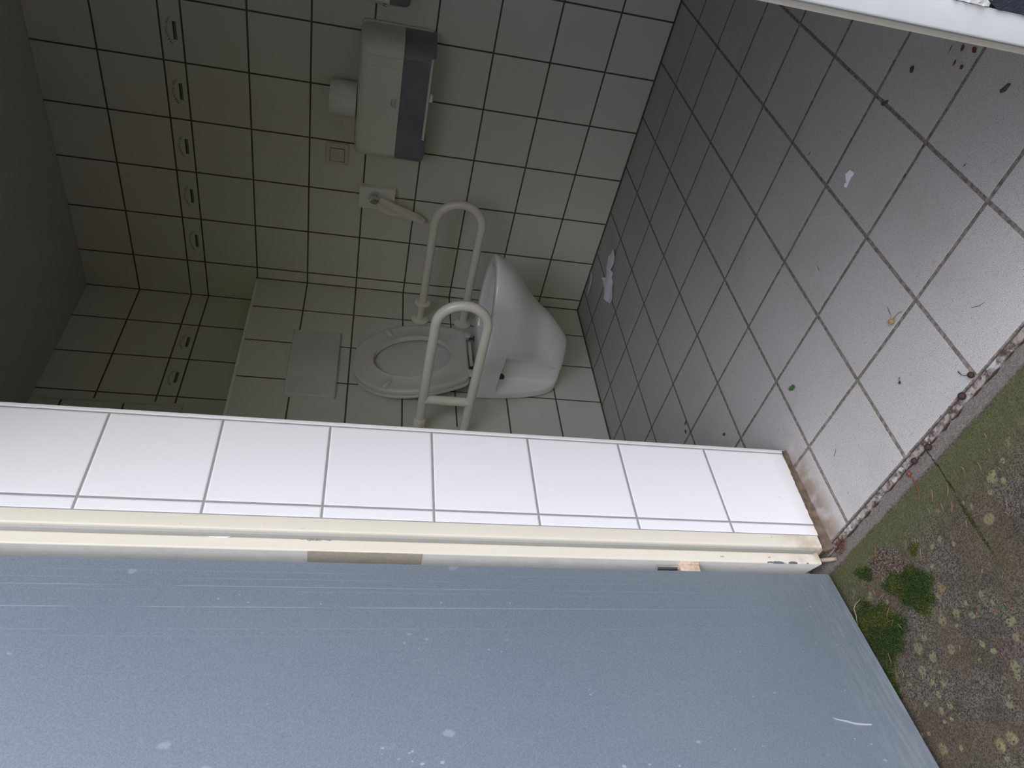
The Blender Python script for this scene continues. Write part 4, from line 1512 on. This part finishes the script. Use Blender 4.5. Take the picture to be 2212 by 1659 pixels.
# ------------------------------------------------------------------ moss
def moss(c0, rx, ry, rot, count, hmin, hmax, seed, label, mat='moss', name='moss'):
    random.seed(seed)
    bm = nbm()
    c, s = math.cos(rot), math.sin(rot)
    for k in range(count):
        while True:
            a, b = random.uniform(-1.25, 1.25), random.uniform(-1.25, 1.25)
            th = math.atan2(b, a)
            q = math.hypot(a, b) / (1 + 0.16 * math.sin(3 * th + seed) + 0.10 * math.sin(7 * th + 2 * seed))
            if random.random() > (q - 0.72) / 0.42:
                break
        X, Y = a * rx, b * ry
        x, y = c0[0] + X * c - Y * s, c0[1] + X * s + Y * c
        L = random.uniform(hmin, hmax) * max(0.3, 1 - 0.65 * q * q)
        th = random.uniform(0, 2 * PI)
        w = random.uniform(0.0006, 0.0012)
        lean = random.uniform(0.2, 1.0) * L
        dx, dy = math.cos(th), math.sin(th)
        zb = GZ - 0.0005
        v = [bm.verts.new(p) for p in ((x - dy * w, y + dx * w, zb), (x + dy * w, y - dx * w, zb),
                                       (x + dx * lean * 0.4 + dy * w, y + dy * lean * 0.4 - dx * w, zb + L * 0.65),
                                       (x + dx * lean, y + dy * lean, zb + L),
                                       (x + dx * lean * 0.4 - dy * w, y + dy * lean * 0.4 + dx * w, zb + L * 0.65))]
        bm.faces.new(v)
    return tag(obj(name, bm, M[mat]), label, 'moss', kind='stuff')


moss((0.986, -1.994), 0.050, 0.064, 0.55, 9500, 0.003, 0.0095, 41, 'deep green moss cushion against the bottom edge of the door')
moss((1.098, -1.974), 0.060, 0.036, -0.75, 7800, 0.003, 0.0085, 42, 'yellow-green moss cushion away from the door')
moss((1.012, -1.893), 0.030, 0.014, -0.6, 1500, 0.002, 0.005, 43, 'small dark moss tuft beside the red bud scales')
moss((1.281, -1.970), 0.004, 0.075, 0.0, 900, 0.0012, 0.0035, 44, 'thin line of moss in the slab joint')
moss((0.948, -2.070), 0.020, 0.035, 0.3, 1500, 0.002, 0.006, 45, 'dark moss fringe under the door edge')
moss((1.148, -1.925), 0.016, 0.010, 0.2, 600, 0.002, 0.004, 46, 'dark moss tuft beyond the dead moss')
moss((1.078, -1.912), 0.062, 0.032, -0.6, 3600, 0.0015, 0.005, 47, 'brown dead moss between the two green cushions and the threshold', 'dead_moss', 'dead_moss')

# ------------------------------------------------------------------ world, camera, look
w = bpy.data.worlds.new('overcast')
scene.world = w
w.use_nodes = True
nt = w.node_tree
nt.nodes.clear()
out = nt.nodes.new('ShaderNodeOutputWorld')
bg = nt.nodes.new('ShaderNodeBackground')
nt.links.new(bg.outputs[0], out.inputs[0])
tc = nt.nodes.new('ShaderNodeTexCoord')
sx = nt.nodes.new('ShaderNodeSeparateXYZ')
nt.links.new(tc.outputs['Generated'], sx.inputs[0])
no = nt.nodes.new('ShaderNodeTexNoise')
no.inputs['Scale'].default_value = 9.0
no.inputs['Detail'].default_value = 0.0
nt.links.new(tc.outputs['Generated'], no.inputs['Vector'])
ad = nt.nodes.new('ShaderNodeMath'); ad.operation = 'MULTIPLY_ADD'
nt.links.new(no.outputs['Fac'], ad.inputs[0])
ad.inputs[1].default_value = 0.16
# the tree line is lower towards the open side (+x)
side = nt.nodes.new('ShaderNodeMapRange')
side.interpolation_type = 'SMOOTHSTEP'
nt.links.new(sx.outputs['X'], side.inputs['Value'])
side.inputs['From Min'].default_value = 0.15
side.inputs['From Max'].default_value = 0.85
lean = nt.nodes.new('ShaderNodeMath'); lean.operation = 'MULTIPLY_ADD'
nt.links.new(side.outputs[0], lean.inputs[0])
lean.inputs[1].default_value = 0.07
nt.links.new(sx.outputs['Z'], lean.inputs[2])
nt.links.new(lean.outputs[0], ad.inputs[2])
rp = nt.nodes.new('ShaderNodeValToRGB')
nt.links.new(ad.outputs[0], rp.inputs[0])
SKY = [(0.0, (0.155, 0.168, 0.09)), (0.18, (0.45, 0.485, 0.24)), (0.36, (0.79, 0.85, 0.46)), (0.49, (2.28, 2.30, 2.66)), (1.0, (4.6, 4.6, 5.4))]
cr = rp.color_ramp
cr.elements[0].position, cr.elements[0].color = SKY[0][0], (*SKY[0][1], 1)
cr.elements[1].position, cr.elements[1].color = SKY[-1][0], (*SKY[-1][1], 1)
for p, c in SKY[1:-1]:
    e = cr.elements.new(p)
    e.color = (*c, 1)
nt.links.new(rp.outputs[0], bg.inputs[0])
gain = nt.nodes.new('ShaderNodeMath'); gain.operation = 'MULTIPLY_ADD'
nt.links.new(side.outputs[0], gain.inputs[0])
gain.inputs[1].default_value = 2.1
gain.inputs[2].default_value = 0.32
nt.links.new(gain.outputs[0], bg.inputs[1])

cam = bpy.data.cameras.new('camera')
cam.sensor_fit = 'HORIZONTAL'
cam.sensor_width = 36.0
cam.lens = 1588.3565 / 2212 * 36.0
cam.clip_start = 0.02
co = bpy.data.objects.new('camera', cam)
COL.objects.link(co)
R = Matrix(((0.20108362, 0.70862745, 0.67632279), (-0.09893725, 0.70158676, -0.70568225), (-0.97456493, 0.07498762, 0.21118726)))
co.matrix_world = Matrix.Translation((2.0817, -2.5623, 0.9728)) @ R.to_4x4()
scene.camera = co

vs_ = scene.view_settings
vs_.view_transform = 'Standard'
vs_.look = 'None'
vs_.gamma = 1.0
vs_.use_curve_mapping = False
vs_.exposure = 0.0
scene.cycles.use_denoising = True
scene.cycles.max_bounces = 7
scene.cycles.diffuse_bounces = 5
scene.cycles.glossy_bounces = 3
scene.cycles.transmission_bounces = 2
scene.cycles.caustics_reflective = False
scene.cycles.caustics_refractive = False
scene.cycles.use_adaptive_sampling = True
scene.cycles.adaptive_threshold = 0.15
